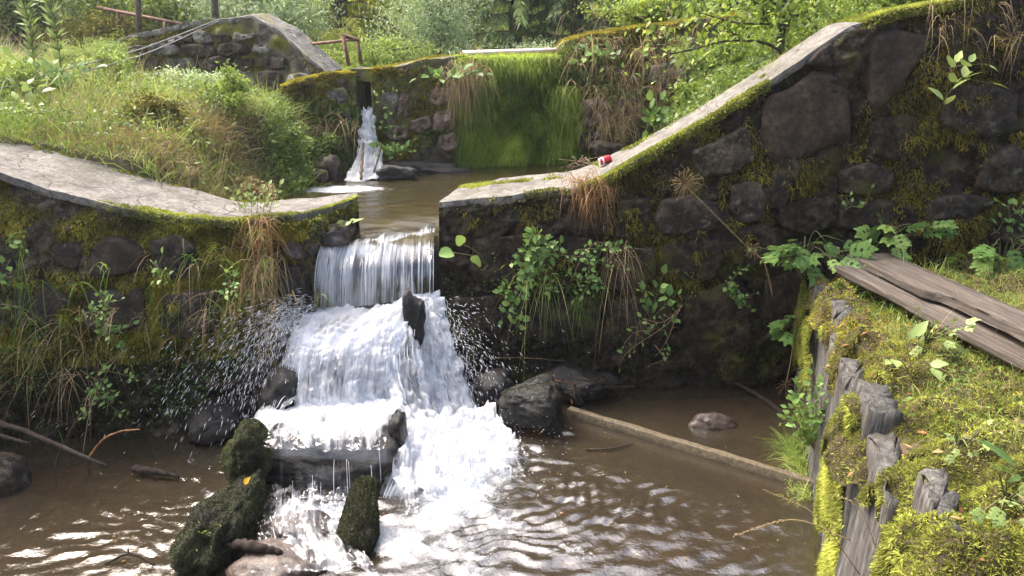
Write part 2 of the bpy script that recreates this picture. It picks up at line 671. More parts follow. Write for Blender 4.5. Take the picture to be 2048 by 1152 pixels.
MOSS = (0.16, 0.19, 0.02)
M = {}
M['ground'] = ground_mat()
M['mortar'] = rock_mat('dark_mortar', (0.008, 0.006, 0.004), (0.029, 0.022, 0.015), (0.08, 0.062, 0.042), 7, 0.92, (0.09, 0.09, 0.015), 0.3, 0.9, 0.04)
M['mortar_low'] = rock_mat('rough_concrete', (0.02, 0.016, 0.011), (0.075, 0.06, 0.042), (0.165, 0.138, 0.1), 8, 0.93, (0.12, 0.12, 0.02), 0.3, 1.0, 0.05)
M['cap'] = cap_mat()
M['stone_red'] = rock_mat('reddish_stone', (0.016, 0.011, 0.008), (0.042, 0.03, 0.021), (0.085, 0.061, 0.042), 4.5, 0.75, None, 0, 0.6, 0.02)
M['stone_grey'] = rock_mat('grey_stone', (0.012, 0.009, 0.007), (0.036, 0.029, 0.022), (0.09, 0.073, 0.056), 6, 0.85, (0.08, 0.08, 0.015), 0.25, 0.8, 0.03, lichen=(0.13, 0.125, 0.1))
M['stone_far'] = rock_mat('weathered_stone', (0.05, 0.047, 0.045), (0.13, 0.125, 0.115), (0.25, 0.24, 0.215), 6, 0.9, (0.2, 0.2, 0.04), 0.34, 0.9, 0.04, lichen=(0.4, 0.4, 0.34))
M['stone_pink'] = rock_mat('tan_stone', (0.07, 0.05, 0.04), (0.2, 0.145, 0.11), (0.34, 0.26, 0.2), 4, 0.85, (0.18, 0.17, 0.03), 0.25, 0.8, 0.03)
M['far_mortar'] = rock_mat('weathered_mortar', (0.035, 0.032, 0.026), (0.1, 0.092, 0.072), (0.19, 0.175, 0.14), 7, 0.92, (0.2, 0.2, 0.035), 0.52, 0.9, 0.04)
M['wet_rock'] = rock_mat('wet_rock', (0.004, 0.004, 0.004), (0.011, 0.01, 0.009), (0.027, 0.025, 0.023), 7, 0.7, None, 0, 0.9, 0.03, wet=0.3)
M['wet_brown'] = rock_mat('wet_brown_rock', (0.02, 0.013, 0.01), (0.06, 0.042, 0.034), (0.12, 0.09, 0.075), 6, 0.5, None, 0, 0.7, 0.02, wet=0.35)
M['dark_moss_rock'] = rock_mat('mossy_wet_rock', (0.004, 0.004, 0.003), (0.013, 0.013, 0.008), (0.032, 0.03, 0.018), 14, 0.8, (0.035, 0.045, 0.012), 0.6, 1.0, 0.04, wet=0.25)
M['moss_bright'] = leaf_mat('bright_moss', [(0.0862, 0.0967, 0.0173), (0.3162, 0.3354, 0.0504), (0.6325, 0.6708, 0.1296)], 0.3, 0.8, var=0.7)
M['moss_gold'] = leaf_mat('golden_moss', [(0.150, 0.105, 0.012), (0.360, 0.285, 0.022), (0.540, 0.450, 0.045)], 0.3, 0.8, var=0.5)
M['moss_green'] = leaf_mat('green_moss', [(0.038, 0.060, 0.009), (0.112, 0.150, 0.018), (0.225, 0.255, 0.030)], 0.25, 0.85, var=0.5)
M['moss_green_dark'] = leaf_mat('dark_green_moss', [(0.0090, 0.0121, 0.0035), (0.0270, 0.0330, 0.0084), (0.0600, 0.0660, 0.0140)], 0.2, 0.8, var=0.6)  # dark green colour of the round boulder's moss
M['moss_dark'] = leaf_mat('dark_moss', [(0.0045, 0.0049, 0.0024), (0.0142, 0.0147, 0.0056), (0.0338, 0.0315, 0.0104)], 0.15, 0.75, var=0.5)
M['moss_olive'] = leaf_mat('olive_moss', [(0.066, 0.056, 0.010), (0.177, 0.150, 0.019), (0.332, 0.280, 0.032)], 0.2, 0.85, var=0.6)
M['moss_amber'] = leaf_mat('amber_moss', [(0.0750, 0.0648, 0.0121), (0.2250, 0.1944, 0.0266), (0.4500, 0.3888, 0.0484)], 0.25, 0.85, var=0.7)
M['grass'] = leaf_mat('meadow_grass', [(0.119, 0.197, 0.041), (0.285, 0.394, 0.083), (0.594, 0.625, 0.220)], 0.45, 0.6)
M['grass_curtain'] = leaf_mat('curtain_grass', [(0.1320, 0.2070, 0.0240), (0.3360, 0.4600, 0.0600), (0.6240, 0.7130, 0.1200)], 0.4, 0.55, var=0.5)
M['grass_lush'] = leaf_mat('lush_grass', [(0.046, 0.110, 0.018), (0.115, 0.240, 0.032), (0.253, 0.400, 0.045)], 0.45, 0.55, var=0.4)
M['grass_dry'] = leaf_mat('dry_grass', [(0.140, 0.091, 0.042), (0.336, 0.238, 0.120), (0.560, 0.434, 0.255)], 0.3, 0.75)
M['grass_rust'] = leaf_mat('rusty_dry_grass', [(0.12, 0.05, 0.02), (0.3, 0.15, 0.06), (0.46, 0.3, 0.15)], 0.3, 0.75)
M['weed'] = leaf_mat('weed_leaves', [(0.048, 0.090, 0.019), (0.112, 0.188, 0.035), (0.240, 0.315, 0.072)], 0.4, 0.5)
M['creeper'] = leaf_mat('creeper_leaves', [(0.048, 0.105, 0.022), (0.112, 0.210, 0.045), (0.208, 0.300, 0.075)], 0.3, 0.45)
M['willow'] = leaf_mat('pale_willow_leaves', [(0.287, 0.383, 0.204), (0.478, 0.598, 0.330), (0.766, 0.800, 0.559)], 0.4, 0.6)
M['yellow'] = leaf_mat('yellow_green_needles', [(0.351, 0.378, 0.056), (0.703, 0.729, 0.140), (0.800, 0.800, 0.281)], 0.45, 0.6)
M['spruce'] = leaf_mat('spruce_needles', [(0.057, 0.108, 0.045), (0.143, 0.229, 0.088), (0.342, 0.432, 0.151)], 0.3, 0.6)
M['shrub'] = leaf_mat('shrub_leaves', [(0.066, 0.125, 0.023), (0.199, 0.291, 0.047), (0.442, 0.520, 0.094)], 0.45, 0.5)
M['lf'] = leaf_mat('leaf', [(0.078, 0.161, 0.042), (0.147, 0.266, 0.066), (0.259, 0.386, 0.099)], 0.35, 0.45, src='rand', var=0.15)
M['lf_pale'] = leaf_mat('pale_leaf', [(0.182, 0.250, 0.078), (0.260, 0.350, 0.117), (0.390, 0.450, 0.156)], 0.35, 0.5, src='rand', var=0.1)
M['lf_yellow'] = leaf_mat('yellow_leaf', [(0.5, 0.26, 0.02), (0.6, 0.36, 0.03)], 0.3, 0.5, src='rand', var=0.0)
M['bark'] = rock_mat('bark', (0.03, 0.024, 0.018), (0.09, 0.075, 0.058), (0.17, 0.15, 0.12), 18, 0.9, MOSS, 0.1, 0.9, 0.02)
M['twig'] = rock_mat('twig_bark', (0.03, 0.02, 0.012), (0.11, 0.075, 0.042), (0.22, 0.16, 0.1), 25, 0.85, None, 0, 0.5, 0.01)
M['twig_dark'] = rock_mat('wet_twig', (0.008, 0.006, 0.005), (0.022, 0.016, 0.012), (0.05, 0.038, 0.03), 25, 0.9, None, 0, 0.5, 0.01)
M['stem'] = plain_mat('green_stem', (0.08, 0.11, 0.03), 0.6, c2=(0.13, 0.11, 0.04))
M['stem_dry'] = plain_mat('dry_stem', (0.26, 0.18, 0.09), 0.8, c2=(0.16, 0.1, 0.05))
M['orange_bark'] = rock_mat('orange_bark', (0.05, 0.025, 0.012), (0.2, 0.09, 0.03), (0.38, 0.19, 0.06), 14, 0.75, None, 0, 0.5, 0.01)
M['plank'] = wood_mat('plank_wood', (0.03, 0.024, 0.02), (0.09, 0.074, 0.062), (0.17, 0.148, 0.127), (0.8, 22, 22), 0.8, 0.6)
M['timber'] = wood_mat('weathered_timber', (0.025, 0.023, 0.021), (0.095, 0.09, 0.083), (0.2, 0.195, 0.18), (16, 16, 1.6), 0.85, 1.0, (0.12, 0.12, 0.015), 0.25)
M['beam'] = rock_mat('concrete_beam', (0.045, 0.034, 0.02), (0.1, 0.08, 0.05), (0.17, 0.14, 0.095), 30, 0.8, None, 0, 0.5, 0.01)
M['rust'] = plain_mat('rusty_iron', (0.12, 0.06, 0.04), 0.85, 0.1, (0.2, 0.115, 0.08), 14)
M['pink_rail'] = plain_mat('pale_rail', (0.5, 0.36, 0.3), 0.7, 0.0, (0.62, 0.52, 0.46), 8)
M['cable'] = plain_mat('grey_cable', (0.12, 0.13, 0.14), 0.6)
M['red'] = plain_mat('can_red', (0.5, 0.02, 0.03), 0.3, 0.3)
M['alu'] = plain_mat('can_aluminium', (0.75, 0.75, 0.77), 0.3, 0.7)
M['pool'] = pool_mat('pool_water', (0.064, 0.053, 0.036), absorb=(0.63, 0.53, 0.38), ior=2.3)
M['upool'] = pool_mat('upper_water', (0.075, 0.065, 0.03), True, 0.04, (0.5, 0.42, 0.24), 1.5)
M['fall'] = fall_mat('falling_water')
M['fall2'] = fall_mat('broken_water', sx=17, sy=2.0)
M['drop'] = drop_mat()

# ------------------------------------------------------------------ ground
ZU = 1.35           # upper pool level


def x_timber(y):
    return 1.84 + 0.267 * (np.asarray(y, float) - 3.78)


def ground_z(x, y):
    x = np.asarray(x, float)
    y = np.asarray(y, float)
    p = np.stack([x, y, np.zeros_like(x)], -1)
    nz = fbm(p, 0.9, 4, 3) * 0.06
    # lower pool bed, with the bank under the camera, the far left bank and the mossy ground at the right
    bed = -0.2 + 0.09 * sstep(4.6, 6.2, y) * sstep(0.2, 0.9, x) - 0.08 * sstep(0.0, 1.0, -np.abs(x) + 1)
    low = bed + nz * 0.5
    low = np.maximum(low, -0.25 + 1.55 * sstep(2.15, 1.6, y))
    low = np.maximum(low, -0.25 + 1.9 * sstep(-4.3, -5.6, x))
    rt = 0.93 + 0.1 * sstep(0, 1.5, x - x_timber(y)) + nz
    low = np.where(x > x_timber(y) + 0.09, rt, low)
    # upper basin
    xl = np.interp(y, [6.0, 6.9, 8.6, 9.6, 10.4, 12], [-2.5, -2.4, -2.3, -2.12, -2.05, -2.0])
    xr = np.interp(y, [6.5, 7.2, 9.0, 11.0], [0.75, 0.95, 1.5, 1.5])
    up = np.full_like(x, 1.08) + nz * 0.6
    dl = np.maximum(xl - x, 0)
    up = up + np.where(dl > 0, 0.75 * sstep(0, 0.75, dl) + 0.15 * np.minimum(dl, 8) + (0.1 * np.clip(y - 7, 0, 2) - 0.14 * np.clip(y - 9.2, 0, 2.5) * sstep(6.0, 3.5, dl)) * sstep(0, 0.8, dl) + nz, 0)
    dr = np.maximum(x - xr, 0)
    up = up + np.where(dr > 0, 1.0 * sstep(0, 0.9, dr) + 0.28 * np.minimum(dr, 6) + nz, 0)
    # behind the upper dam: a shelf, then the wooded slope
    back = 2.35 + nz + 0.2 * np.clip(y - 15.5, 0, 60) + 0.05 * np.clip(np.abs(x) - 6, 0, 60)
    back = np.where(y > 75, back + 0.05 * (y - 75), back)
    up = np.where(y > 11.75, np.maximum(back, np.where(np.abs(x) > 3, up, 0)), up)
    yt = np.where(x < -1.6, 6.44, np.where(x < -1.15, 6.3, 6.75))
    w = sstep(0, 0.12, y - yt)
    z = low * (1 - w) + up * w
    return z


def axis(lo, hi, step, far):
    g = [0.35 * 1.35 ** k for k in range(40)]
    a = np.cumsum(g)
    a = a[a < far]
    return np.concatenate([(lo - a)[::-1], np.arange(lo, hi + step / 2, step), hi + a])


gx = axis(-6.5, 6.5, 0.09, 90)
gy = axis(1.2, 13.0, 0.09, 90)
GX, GY = np.meshgrid(gx, gy, indexing='ij')
GZ = ground_z(GX, GY)
tint = np.where(GZ < 0.05, 0.0, np.where((GY > 6.2) & (GY < 11.7) & (GZ < 1.4), 0.25, np.where(GZ < 1.5, 0.55, 0.8)))
gm = raw_mesh('ground', np.stack([GX, GY, GZ], -1), None, grid_quads(len(gx), len(gy)), tint.ravel(), smooth=True, mats=[M['ground']])
ground = tag(put('ground', gm), 'brown stream bed and soil banks under the whole place', 'ground', kind='structure')


# ------------------------------------------------------------------ pools
def pool(name, label, x0, x1, y0, y1, step, zf, foamf, mat, keep=None):
    xs = np.arange(x0, x1, step)
    ys = np.arange(y0, y1, step)
    X, Y = np.meshgrid(xs, ys, indexing='ij')
    Z = zf(X, Y)
    fo = foamf(X, Y)
    Q = grid_quads(len(xs), len(ys))
    if keep is not None:
        Q = Q[keep(X, Y).ravel()[Q].all(1)]
    me = raw_mesh(name, np.stack([X, Y, Z], -1), None, Q, fo.ravel(), smooth=True, mats=[mat])
    return tag(put(name, me), label, 'water', kind='structure')


IMP = at(930, 930, z=0.0)        # where the cascade hits the lower pool
IML = at(420, 905, z=0.0)        # where its left arm and the spray land


def gauss(X, Y, c, sx, sy, rot=0.0):
    dx, dy = X - c[0], Y - c[1]
    a = dx * math.cos(rot) + dy * math.sin(rot)
    b = -dx * math.sin(rot) + dy * math.cos(rot)
    return np.exp(-(a / sx) ** 2 - (b / sy) ** 2)


def low_foam_glints(X, Y):
    a = 0.95 * gauss(X, Y, at(925, 945, z=0), 0.3, 0.52, 0.1)
    a += 0.65 * gauss(X, Y, at(1010, 900, z=0), 0.32, 0.26)
    a += 0.5 * gauss(X, Y, at(810, 1060, z=0), 0.34, 0.28)
    a += 0.55 * gauss(X, Y, at(640, 1030, z=0), 0.42, 0.3)
    a += 0.42 * gauss(X, Y, at(960, 1080, z=0), 0.6, 0.42)
    a += 0.5 * gauss(X, Y, at(420, 920, z=0), 0.5, 0.16, 0.15)
    a += 0.3 * gauss(X, Y, at(380, 990, z=0), 0.5, 0.3)
    p = np.stack([X, Y, X * 0], -1)
    st = sstep(0.1, 0.5, fbm(p * [1.0, 2.6, 1], 3.4, 4, 51)) * 0.34  # elongated white flecks painted in as sky reflections on the ripples
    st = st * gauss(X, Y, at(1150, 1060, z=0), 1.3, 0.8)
    a = a * (0.85 + 0.45 * fbm(p, 4.5, 4, 52))
    return np.clip(a + st, 0, 1.3)


def low_z(X, Y):
    p = np.stack([X, Y, X * 0], -1)
    d = np.hypot(X - IMP[0], Y - IMP[1])
    dl = np.hypot(X - IML[0] - 0.2, Y - IML[1] - 0.1)
    warp = fbm(p, 1.3, 3, 5) * 0.25
    amp = 0.009 * np.exp(-d / 2.4) + 0.0022
    shelter = 1 - 0.85 * sstep(0.0, 0.4, (Y - 4.55) - (X - 1.2) * -0.55) * sstep(0.35, 0.7, X)
    z = amp * shelter * np.sin((d + warp) * 46 + fbm(p, 2.0, 2, 8) * 3.5) * (0.6 + 0.6 * fbm(p, 2.2, 2, 9))
    z += 0.004 * np.sin((dl + warp) * 48 + fbm(p, 2.2, 2, 12) * 2.5) * np.exp(-dl / 1.8)
    z += shelter * 0.012 * fbm(p * [1, 1.7, 1], 7.0, 4, 21) * (0.35 + 1.6 * np.exp(-d / 0.9))
    f = low_foam_glints(X, Y)
    z += np.clip(f - 0.35, 0, 1) * (0.055 + 0.06 * np.abs(fbm(p, 8, 4, 33)))
    return z


lower_pool = pool('lower_pool_water', 'brown rippled pool with white foam at the foot of the falls', -7.5, 2.75, 1.5, 6.72, 0.022, low_z, low_foam_glints, M['pool'])


def up_foam(X, Y):
    a = 0.9 * gauss(X, Y, at(690, 378, z=ZU), 0.55, 0.28) + 0.35 * gauss(X, Y, at(560, 390, z=ZU), 0.35, 0.2)
    a += 0.45 * gauss(X, Y, at(790, 478, z=ZU), 0.6, 0.1, 0.38)
    return np.clip(a, 0, 1)


def up_z(X, Y):
    p = np.stack([X, Y, X * 0], -1)
    src = at(700, 375, z=ZU)
    d = np.hypot(X - src[0], Y - src[1])
    z = ZU + 0.006 * np.exp(-d / 1.5) * np.sin(d * 22 + fbm(p, 1.5, 3, 3) * 3) + 0.004 * fbm(p * [1, 2.0, 1], 5, 3, 44)
    # the race through the notch sinks towards the lip and runs in streaks
    lipy = 6.25 + (X + 1.55) * 0.4
    z -= 0.06 * sstep(0.9, 0.0, Y - lipy) * sstep(-1.8, -1.4, X)
    z += 0.012 * sstep(1.2, 0.0, Y - lipy) * fbm(p * [3.0, 0.8, 1], 3, 3, 46)
    return z


upper_pool = pool('upper_pool_water', 'calm brown pool held between the two walls and the upper dam', -2.75, 2.0, 6.26, 11.9, 0.03, up_z, up_foam, M['upool'],
                  lambda X, Y: ((X < -0.55) | (Y > 6.9)) & ((X > -1.62) | (Y > 6.5)) & ((X < -1.62) | (X > -0.55) | (Y > 6.27 + (X + 1.55) * 0.4)))


# ------------------------------------------------------------------ walls
def resample(pts, n):
    pts = np.asarray(pts, float)
    d = np.concatenate([[0], np.cumsum(np.linalg.norm(np.diff(pts, axis=0), axis=1))])
    t = np.linspace(0, d[-1], n)
    return np.stack([np.interp(t, d, pts[:, k]) for k in range(3)], -1)


def wall(root, front, back, base, step, mat, cap_mat, amp=0.05, cap_t=0.07, seed=1, cap_amp=0.012, back_base=None):
    """A wall thing: core with a rough front, back and ends, and a cap on top. Lists run left to right."""
    L = np.linalg.norm(np.diff(np.asarray(front), axis=0), axis=1).sum()
    n = max(int(L / step), 8)
    fr, bk, bs = resample(front, n), resample(back, n), resample(base, n)
    H = np.linalg.norm(fr - bs, axis=1).max()
    m = max(int(H / step), 6)
    t = np.linspace(0, 1, m)[None, :, None]
    P = bs[:, None] * (1 - t) + (fr - [0, 0, cap_t * 0.6])[:, None] * t
    nr = grid_normals(P)
    if nr[..., 1].mean() > 0:
        nr = -nr
    q = P.reshape(-1, 3)
    dz = (fbm(q, 2.2, 4, seed) * amp + fbm(q, 9, 3, seed + 5) * amp * 0.6 + fbm(q, 27, 2, seed + 6) * amp * 0.25).reshape(n, m)
    P = P + nr * dz[..., None]
    acc = Acc()
    acc.add(P, None, grid_quads(n, m))
    # back face and ends
    bb = bk.copy()
    bb[:, 2] = bs[:, 2] if back_base is None else back_base
    mb = 6
    tb = np.linspace(0, 1, mb)[None, :, None]
    PB = bb[:, None] * (1 - tb) + (bk - [0, 0, cap_t * 0.6])[:, None] * tb
    acc.add(PB, None, grid_quads(n, mb))
    for e in (0, -1):
        w = np.linspace(0, 1, 14)[:, None, None]
        bt = bs[e] * 1.0
        be = np.array([bk[e][0], bk[e][1], bs[e][2]])
        lo = bt[None, None] * (1 - w) + be[None, None] * w
        hi = (P[e][-1])[None, None] * (1 - w) + (bk[e] - [0, 0, cap_t * 0.6])[None, None] * w
        tt = np.linspace(0, 1, m)[None, :, None]
        PE = lo * (1 - tt) + hi * tt
        pe = PE.reshape(-1, 3)
        k = (fbm(pe, 4, 4, seed + 9) * amp * 0.8).reshape(14, m) * np.sin(np.linspace(0, math.pi, 14))[:, None]
        PE = PE + (np.array([-1.0, 0, 0]) if e == 0 else np.array([1.0, 0, 0])) * k[..., None]
        acc.add(PE, None, grid_quads(14, m))
    core = acc.build('core', mat, root, smooth=True)
    # cap slab: overhanging front edge, worn
    k = 12
    w = np.concatenate([[0, 0.0], np.linspace(0, 1, k)])[None, :, None]
    fo = fr + nr[:, -1] * 0.02
    CT = fo[:, None] * (1 - w) + bk[:, None] * w
    cq = CT.reshape(-1, 3)
    CT = CT + np.array([0, 0, 1.0]) * (fbm(cq, 3, 4, seed + 20) * cap_amp)[:, None].reshape(n, k + 2, 1)
    eo = fbm(fo * [3, 0, 3], 2.5, 4, seed + 31)[:, None] * 0.02
    CT[:, 1:3] += nr[:, -1][:, None] * eo[:, None]
    CT[:, 0] = CT[:, 1] - [0, 0, cap_t]
    CT[:, 0] += nr[:, -1] * -0.015
    ac = Acc()
    ac.add(CT, None, grid_quads(n, k + 2))
    cap = ac.build('cap', cap_mat, root, smooth=False)
    return dict(P=P, n=n, m=m, nr=nr, fr=fr, bk=bk, CT=CT, core=core, cap=cap)


def stone(root, poly, nrm, h, mat, seed, rough=0.25, name='stone', dome=0.5, nb=30):
    """One facing stone: rounded irregular block standing proud of the mortar; poly runs round it."""
    poly = np.asarray(poly, float)
    c = poly.mean(0)
    cl = np.concatenate([poly, poly[:1]])
    ring = resample(cl, nb + 1)[:-1]
    # soften corners, keep the outline uneven
    ring = 0.12 * np.roll(ring, 1, 0) + 0.76 * ring + 0.12 * np.roll(ring, -1, 0)
    rad = np.linalg.norm(ring - c, axis=1).mean()
    rs = np.random.default_rng(seed)
    off = rs.random(3) * 50
    ring = c + (ring - c) * (1 + 0.05 * fbm(ring * 1.0 + off, 9, 3, seed)[:, None])
    prof = [(1.04, -0.35), (1.0, 0.25), (0.95, 0.72), (0.86, 0.93), (0.68, 1.0), (0.45, 1.03), (0.2, 1.05)]
    nrm = unit(np.asarray(nrm, float))
    V = []
    for s, k in prof:
        p = c + (ring - c) * s + nrm * h * k
        d = (fbm(p + off, 2.2 / max(rad, .05) * 0.6, 4, seed + 3) * rough * 1.2 + fbm(p + off, 24, 2, seed + 4) * 0.12)[:, None] * h * (1.0 if k > 0 else 0.0)
        V.append(p + nrm * d)
    tiltv = rs.normal(size=3) * 0.02
    V = np.concatenate(V + [[c + nrm * h * 1.05]])
    V = V + nrm * ((V - c) @ tiltv)[:, None]
    r = len(prof)
    i = np.arange(r * nb).reshape(r, nb)
    j = np.roll(i, -1, 1)
    Q = np.stack([i[:-1], j[:-1], j[1:], i[1:]], -1).reshape(-1, 4)
    T = np.stack([i[-1], j[-1], np.full(nb, r * nb)], -1)
    o = put(name, raw_mesh(name, V - c, T, Q, smooth=True, mats=[mat]), root)
    o.location = c - wp(root)
    return o


def rubble(root, top_fn, s0, s1, z0, face_fn, nrm, mats, rows=0.24, wid=(0.28, 0.55), h=0.05, seed=1, gap=0.03, skip=0.0):
    """Courses of uneven stones between z0 and the top line, s along the wall."""
    rs = np.random.default_rng(seed)
    z = z0
    k = 0
    zmax = max(top_fn(s) for s in np.linspace(s0, s1, 30))
    while z < zmax:
        hh = rows * rs.uniform(0.75, 1.3)
        s = s0 - rs.random() * 0.3
        while s < s1:
            w = rs.uniform(*wid)
            a, b = s + gap / 2, s + w - gap / 2
            lo, hi = z + gap / 2, z + hh - gap / 2
            lim = min(top_fn(a), top_fn(b), top_fn((a + b) / 2)) - 0.03
            s += w
            if a < s0 or b > s1 or lim - lo < hh * 0.45 or rs.random() < skip:
                continue
            hi = min(hi, lim)
            j = lambda v: v + rs.normal() * 0.022
            pts = [(j(a), j(lo + .03)), (j(a + .08 * w), j(lo)), (j((a + b) / 2), j(lo - .01)), (j(b - .06 * w), j(lo + .01)), (j(b), j(lo + .05)),
                   (j(b), j(hi - .05)), (j(b - .1 * w), j(hi)), (j((a + b) / 2), j(hi + .012)), (j(a + .08 * w), j(hi)), (j(a), j(hi - .04))]
            poly = [face_fn(*q) for q in pts]
            stone(root, poly, nrm, h * rs.uniform(0.6, 1.5), mats[rs.integers(len(mats))], seed * 1000 + k, 0.45, nb=22)
            k += 1
        z += hh


def moss_on(root, V, T, Q, n, mat, mask, L=(0.01, 0.03), w=0.006, name='moss', seed=1, out=0.7, hang=0.2, lift=0.0, tintf=None):
    rs = np.random.default_rng(seed)
    P, Nn = scatter(V, T, Q, n, rs, mask)
    acc = Acc()
    D = unit(Nn * out + rs.normal(size=P.shape) * 0.45 + np.array([0, 0, -hang]))
    tn = np.clip(0.5 + 0.45 * fbm(P, 5, 3, seed) + rs.normal(size=len(P)) * 0.18, 0, 1) if tintf is None else tintf(P)
    blades(acc, P + Nn * lift, D, rs.uniform(L[0], L[1], len(P)), w * rs.uniform(0.7, 1.4, len(P)), 0.25, 2, rs, tn)
    return acc.build(name, mat, root, kind='stuff')


# ---- right front wall: flat beside the notch, then ramping up to the right
YF = 6.5
rf_px = [(878, 405), (1000, 392), (1140, 378), (1215, 352), (1300, 303), (1420, 235), (1535, 163), (1620, 105), (1700, 50), (1800, 22), (1930, -6), (2150, -80), (2500, -160)]
rf = [at(px, py, y=YF) for px, py in rf_px]
ybk = [7.3, 7.35, 7.35, 7.3, 7.1, 7.1, 7.1, 7.05, 7.0, 7.0, 7.0, 7.0, 7.0]
rb = [np.array([p[0], yb, p[2] + 0.01]) for p, yb in zip(rf, ybk)]
rb[0][0] += 0.12
rbase = [np.array([p[0] - 0.02, YF - 0.1, -0.35]) for p in rf]
wall_r = thing('stone_wall', 'tall dark stone wall ramping up to the right, mossy edged concrete cap', 'wall', (1.5, YF + 0.3, 0))
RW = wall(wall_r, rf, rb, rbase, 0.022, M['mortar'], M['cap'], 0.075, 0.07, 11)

red = M['stone_red']
grey = M['stone_grey']
rstones = [
    ([(1533, 196), (1575, 183), (1617, 150), (1658, 144), (1694, 167), (1700, 233), (1702, 267), (1658, 292), (1600, 317), (1546, 327), (1521, 267)], red, 0.05, 0.12),
    ([(1737, 75), (1783, 62), (1850, 71), (1862, 92), (1829, 133), (1800, 175), (1758, 221), (1737, 225), (1733, 146)], red, 0.05, 0.2),
    ([(1612, 128), (1642, 96), (1696, 62), (1725, 72), (1714, 121), (1658, 135)], grey, 0.06, 0.4),
    ([(1325, 400), (1375, 392), (1433, 408), (1450, 450), (1400, 467), (1325, 471), (1308, 437)], grey, 0.09, 0.4),
    ([(1467, 371), (1517, 362), (1533, 396), (1525, 437), (1483, 450), (1458, 417)], grey, 0.08, 0.5),
    ([(1546, 346), (1587, 346), (1596, 375), (1567, 408), (1537, 417)], grey, 0.06, 0.5),
    ([(1383, 300), (1433, 283), (1492, 250), (1512, 317), (1467, 346), (1400, 354)], M['mortar_low'], 0.07, 0.7),
    ([(1971, 317), (2029, 287), (2060, 317), (2060, 383), (1992, 387), (1950, 375)], grey, 0.08, 0.5),
    ([(1850, 400), (1933, 387), (1992, 400), (1950, 437), (1850, 442)], grey, 0.06, 0.4),
    ([(1679, 342), (1742, 325), (1790, 345), (1783, 380), (1742, 395), (1679, 385)], grey, 0.06, 0.5),
    ([(1890, 180), (1960, 165), (2030, 190), (2040, 260), (1960, 280), (1880, 250)], grey, 0.06, 0.4),
    ([(1900, 40), (1980, 25), (2040, 40), (2040, 140), (1960, 150), (1895, 120)], grey, 0.06, 0.4),
    ([(1745, 245), (1800, 230), (1860, 250), (1850, 300), (1790, 320), (1735, 300)], grey, 0.05, 0.5),
    ([(1610, 395), (1660, 400), (1665, 450), (1610, 470), (1560, 450), (1560, 420)], grey, 0.06, 0.5),
    ([(1680, 405), (1760, 400), (1830, 410), (1830, 460), (1750, 470), (1680, 455)], grey, 0.06, 0.5),
    ([(1240, 400), (1295, 400), (1300, 450), (1280, 480), (1230, 475)], grey, 0.05, 0.5),
    ([(1330, 485), (1420, 480), (1450, 510), (1430, 560), (1340, 565), (1320, 530)], grey, 0.06, 0.5),
    ([(1465, 465), (1540, 440), (1560, 490), (1530, 530), (1470, 530)], grey, 0.06, 0.5),
    ([(1210, 500), (1310, 495), (1310, 560), (1260, 590), (1200, 570)], grey, 0.05, 0.5),
    ([(1080, 470), (1190, 480), (1185, 560), (1110, 580), (1070, 540)], grey, 0.04, 0.5),
    ([(950, 480), (1060, 470), (1060, 550), (990, 570), (940, 540)], grey, 0.04, 0.5),
    ([(900, 600), (1010, 590), (1040, 650), (980, 690), (890, 680)], grey, 0.05, 0.5),
    ([(1060, 600), (1180, 595), (1200, 670), (1120, 690), (1050, 670)], grey, 0.05, 0.5),
    ([(1220, 600), (1330, 590), (1350, 660), (1270, 690), (1210, 670)], grey, 0.05, 0.5),
    ([(1370, 590), (1480, 560), (1510, 620), (1470, 680), (1370, 680)], grey, 0.05, 0.5),
    ([(1530, 560), (1620, 540), (1640, 610), (1600, 660), (1530, 640)], grey, 0.05, 0.5),
]
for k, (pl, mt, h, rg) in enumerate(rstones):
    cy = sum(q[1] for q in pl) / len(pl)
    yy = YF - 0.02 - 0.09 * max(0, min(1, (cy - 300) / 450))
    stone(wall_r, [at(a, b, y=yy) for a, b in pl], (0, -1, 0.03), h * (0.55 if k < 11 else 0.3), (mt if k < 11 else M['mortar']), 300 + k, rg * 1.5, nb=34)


def edge_of(Wd, s):
    return np.interp(s, Wd['fr'][:, 0], Wd['fr'][:, 2])


def RWm_edge(P, Nn):
    d = edge_of(RW, P[:, 0]) - P[:, 2]
    q = fbm(P, 3.0, 3, 71)
    on = np.where(P[:, 0] < 0.5, 0.35, np.where(P[:, 0] < 2.05, 1.0, np.where(P[:, 0] < 2.75, 0.15, 1.0)))
    return on * sstep(0.13 + 0.09 * q, 0.02, d) * (d > -0.1)


V, T, Q, _ = np.zeros(0), None, None, None
RV = RW['P'].reshape(-1, 3)
RQ = grid_quads(RW['n'], RW['m'])[:, ::-1]
moss_on(RW['core'], RV, None, RQ, 150000, M['moss_bright'], RWm_edge, (0.012, 0.035), 0.008, seed=3, hang=-0.5, lift=0.0)


def RWm_top(P, Nn):          # moss lying on the front strip of the cap
    fy = YF - 0.03
    d = P[:, 1] - fy
    q = fbm(P, 3.5, 3, 75)
    on = np.where(P[:, 0] < 0.55, 0.5 * sstep(-0.3, 0.3, q), np.where(P[:, 0] < 2.05, 1.0, np.where(P[:, 0] < 2.72, sstep(0.25, 0.4, q), 1.0)))
    wd = np.where(P[:, 0] < 0.55, 0.06, np.where(P[:, 0] < 2.05, 0.11, 0.6))
    front = sstep(1.0, 0.45, d / (wd * (1 + 0.6 * q)))
    rear = sstep(0.5, 0.62, d) * 0.5 * sstep(0.0, 0.3, q)
    return np.clip(on * front + rear, 0, 1)


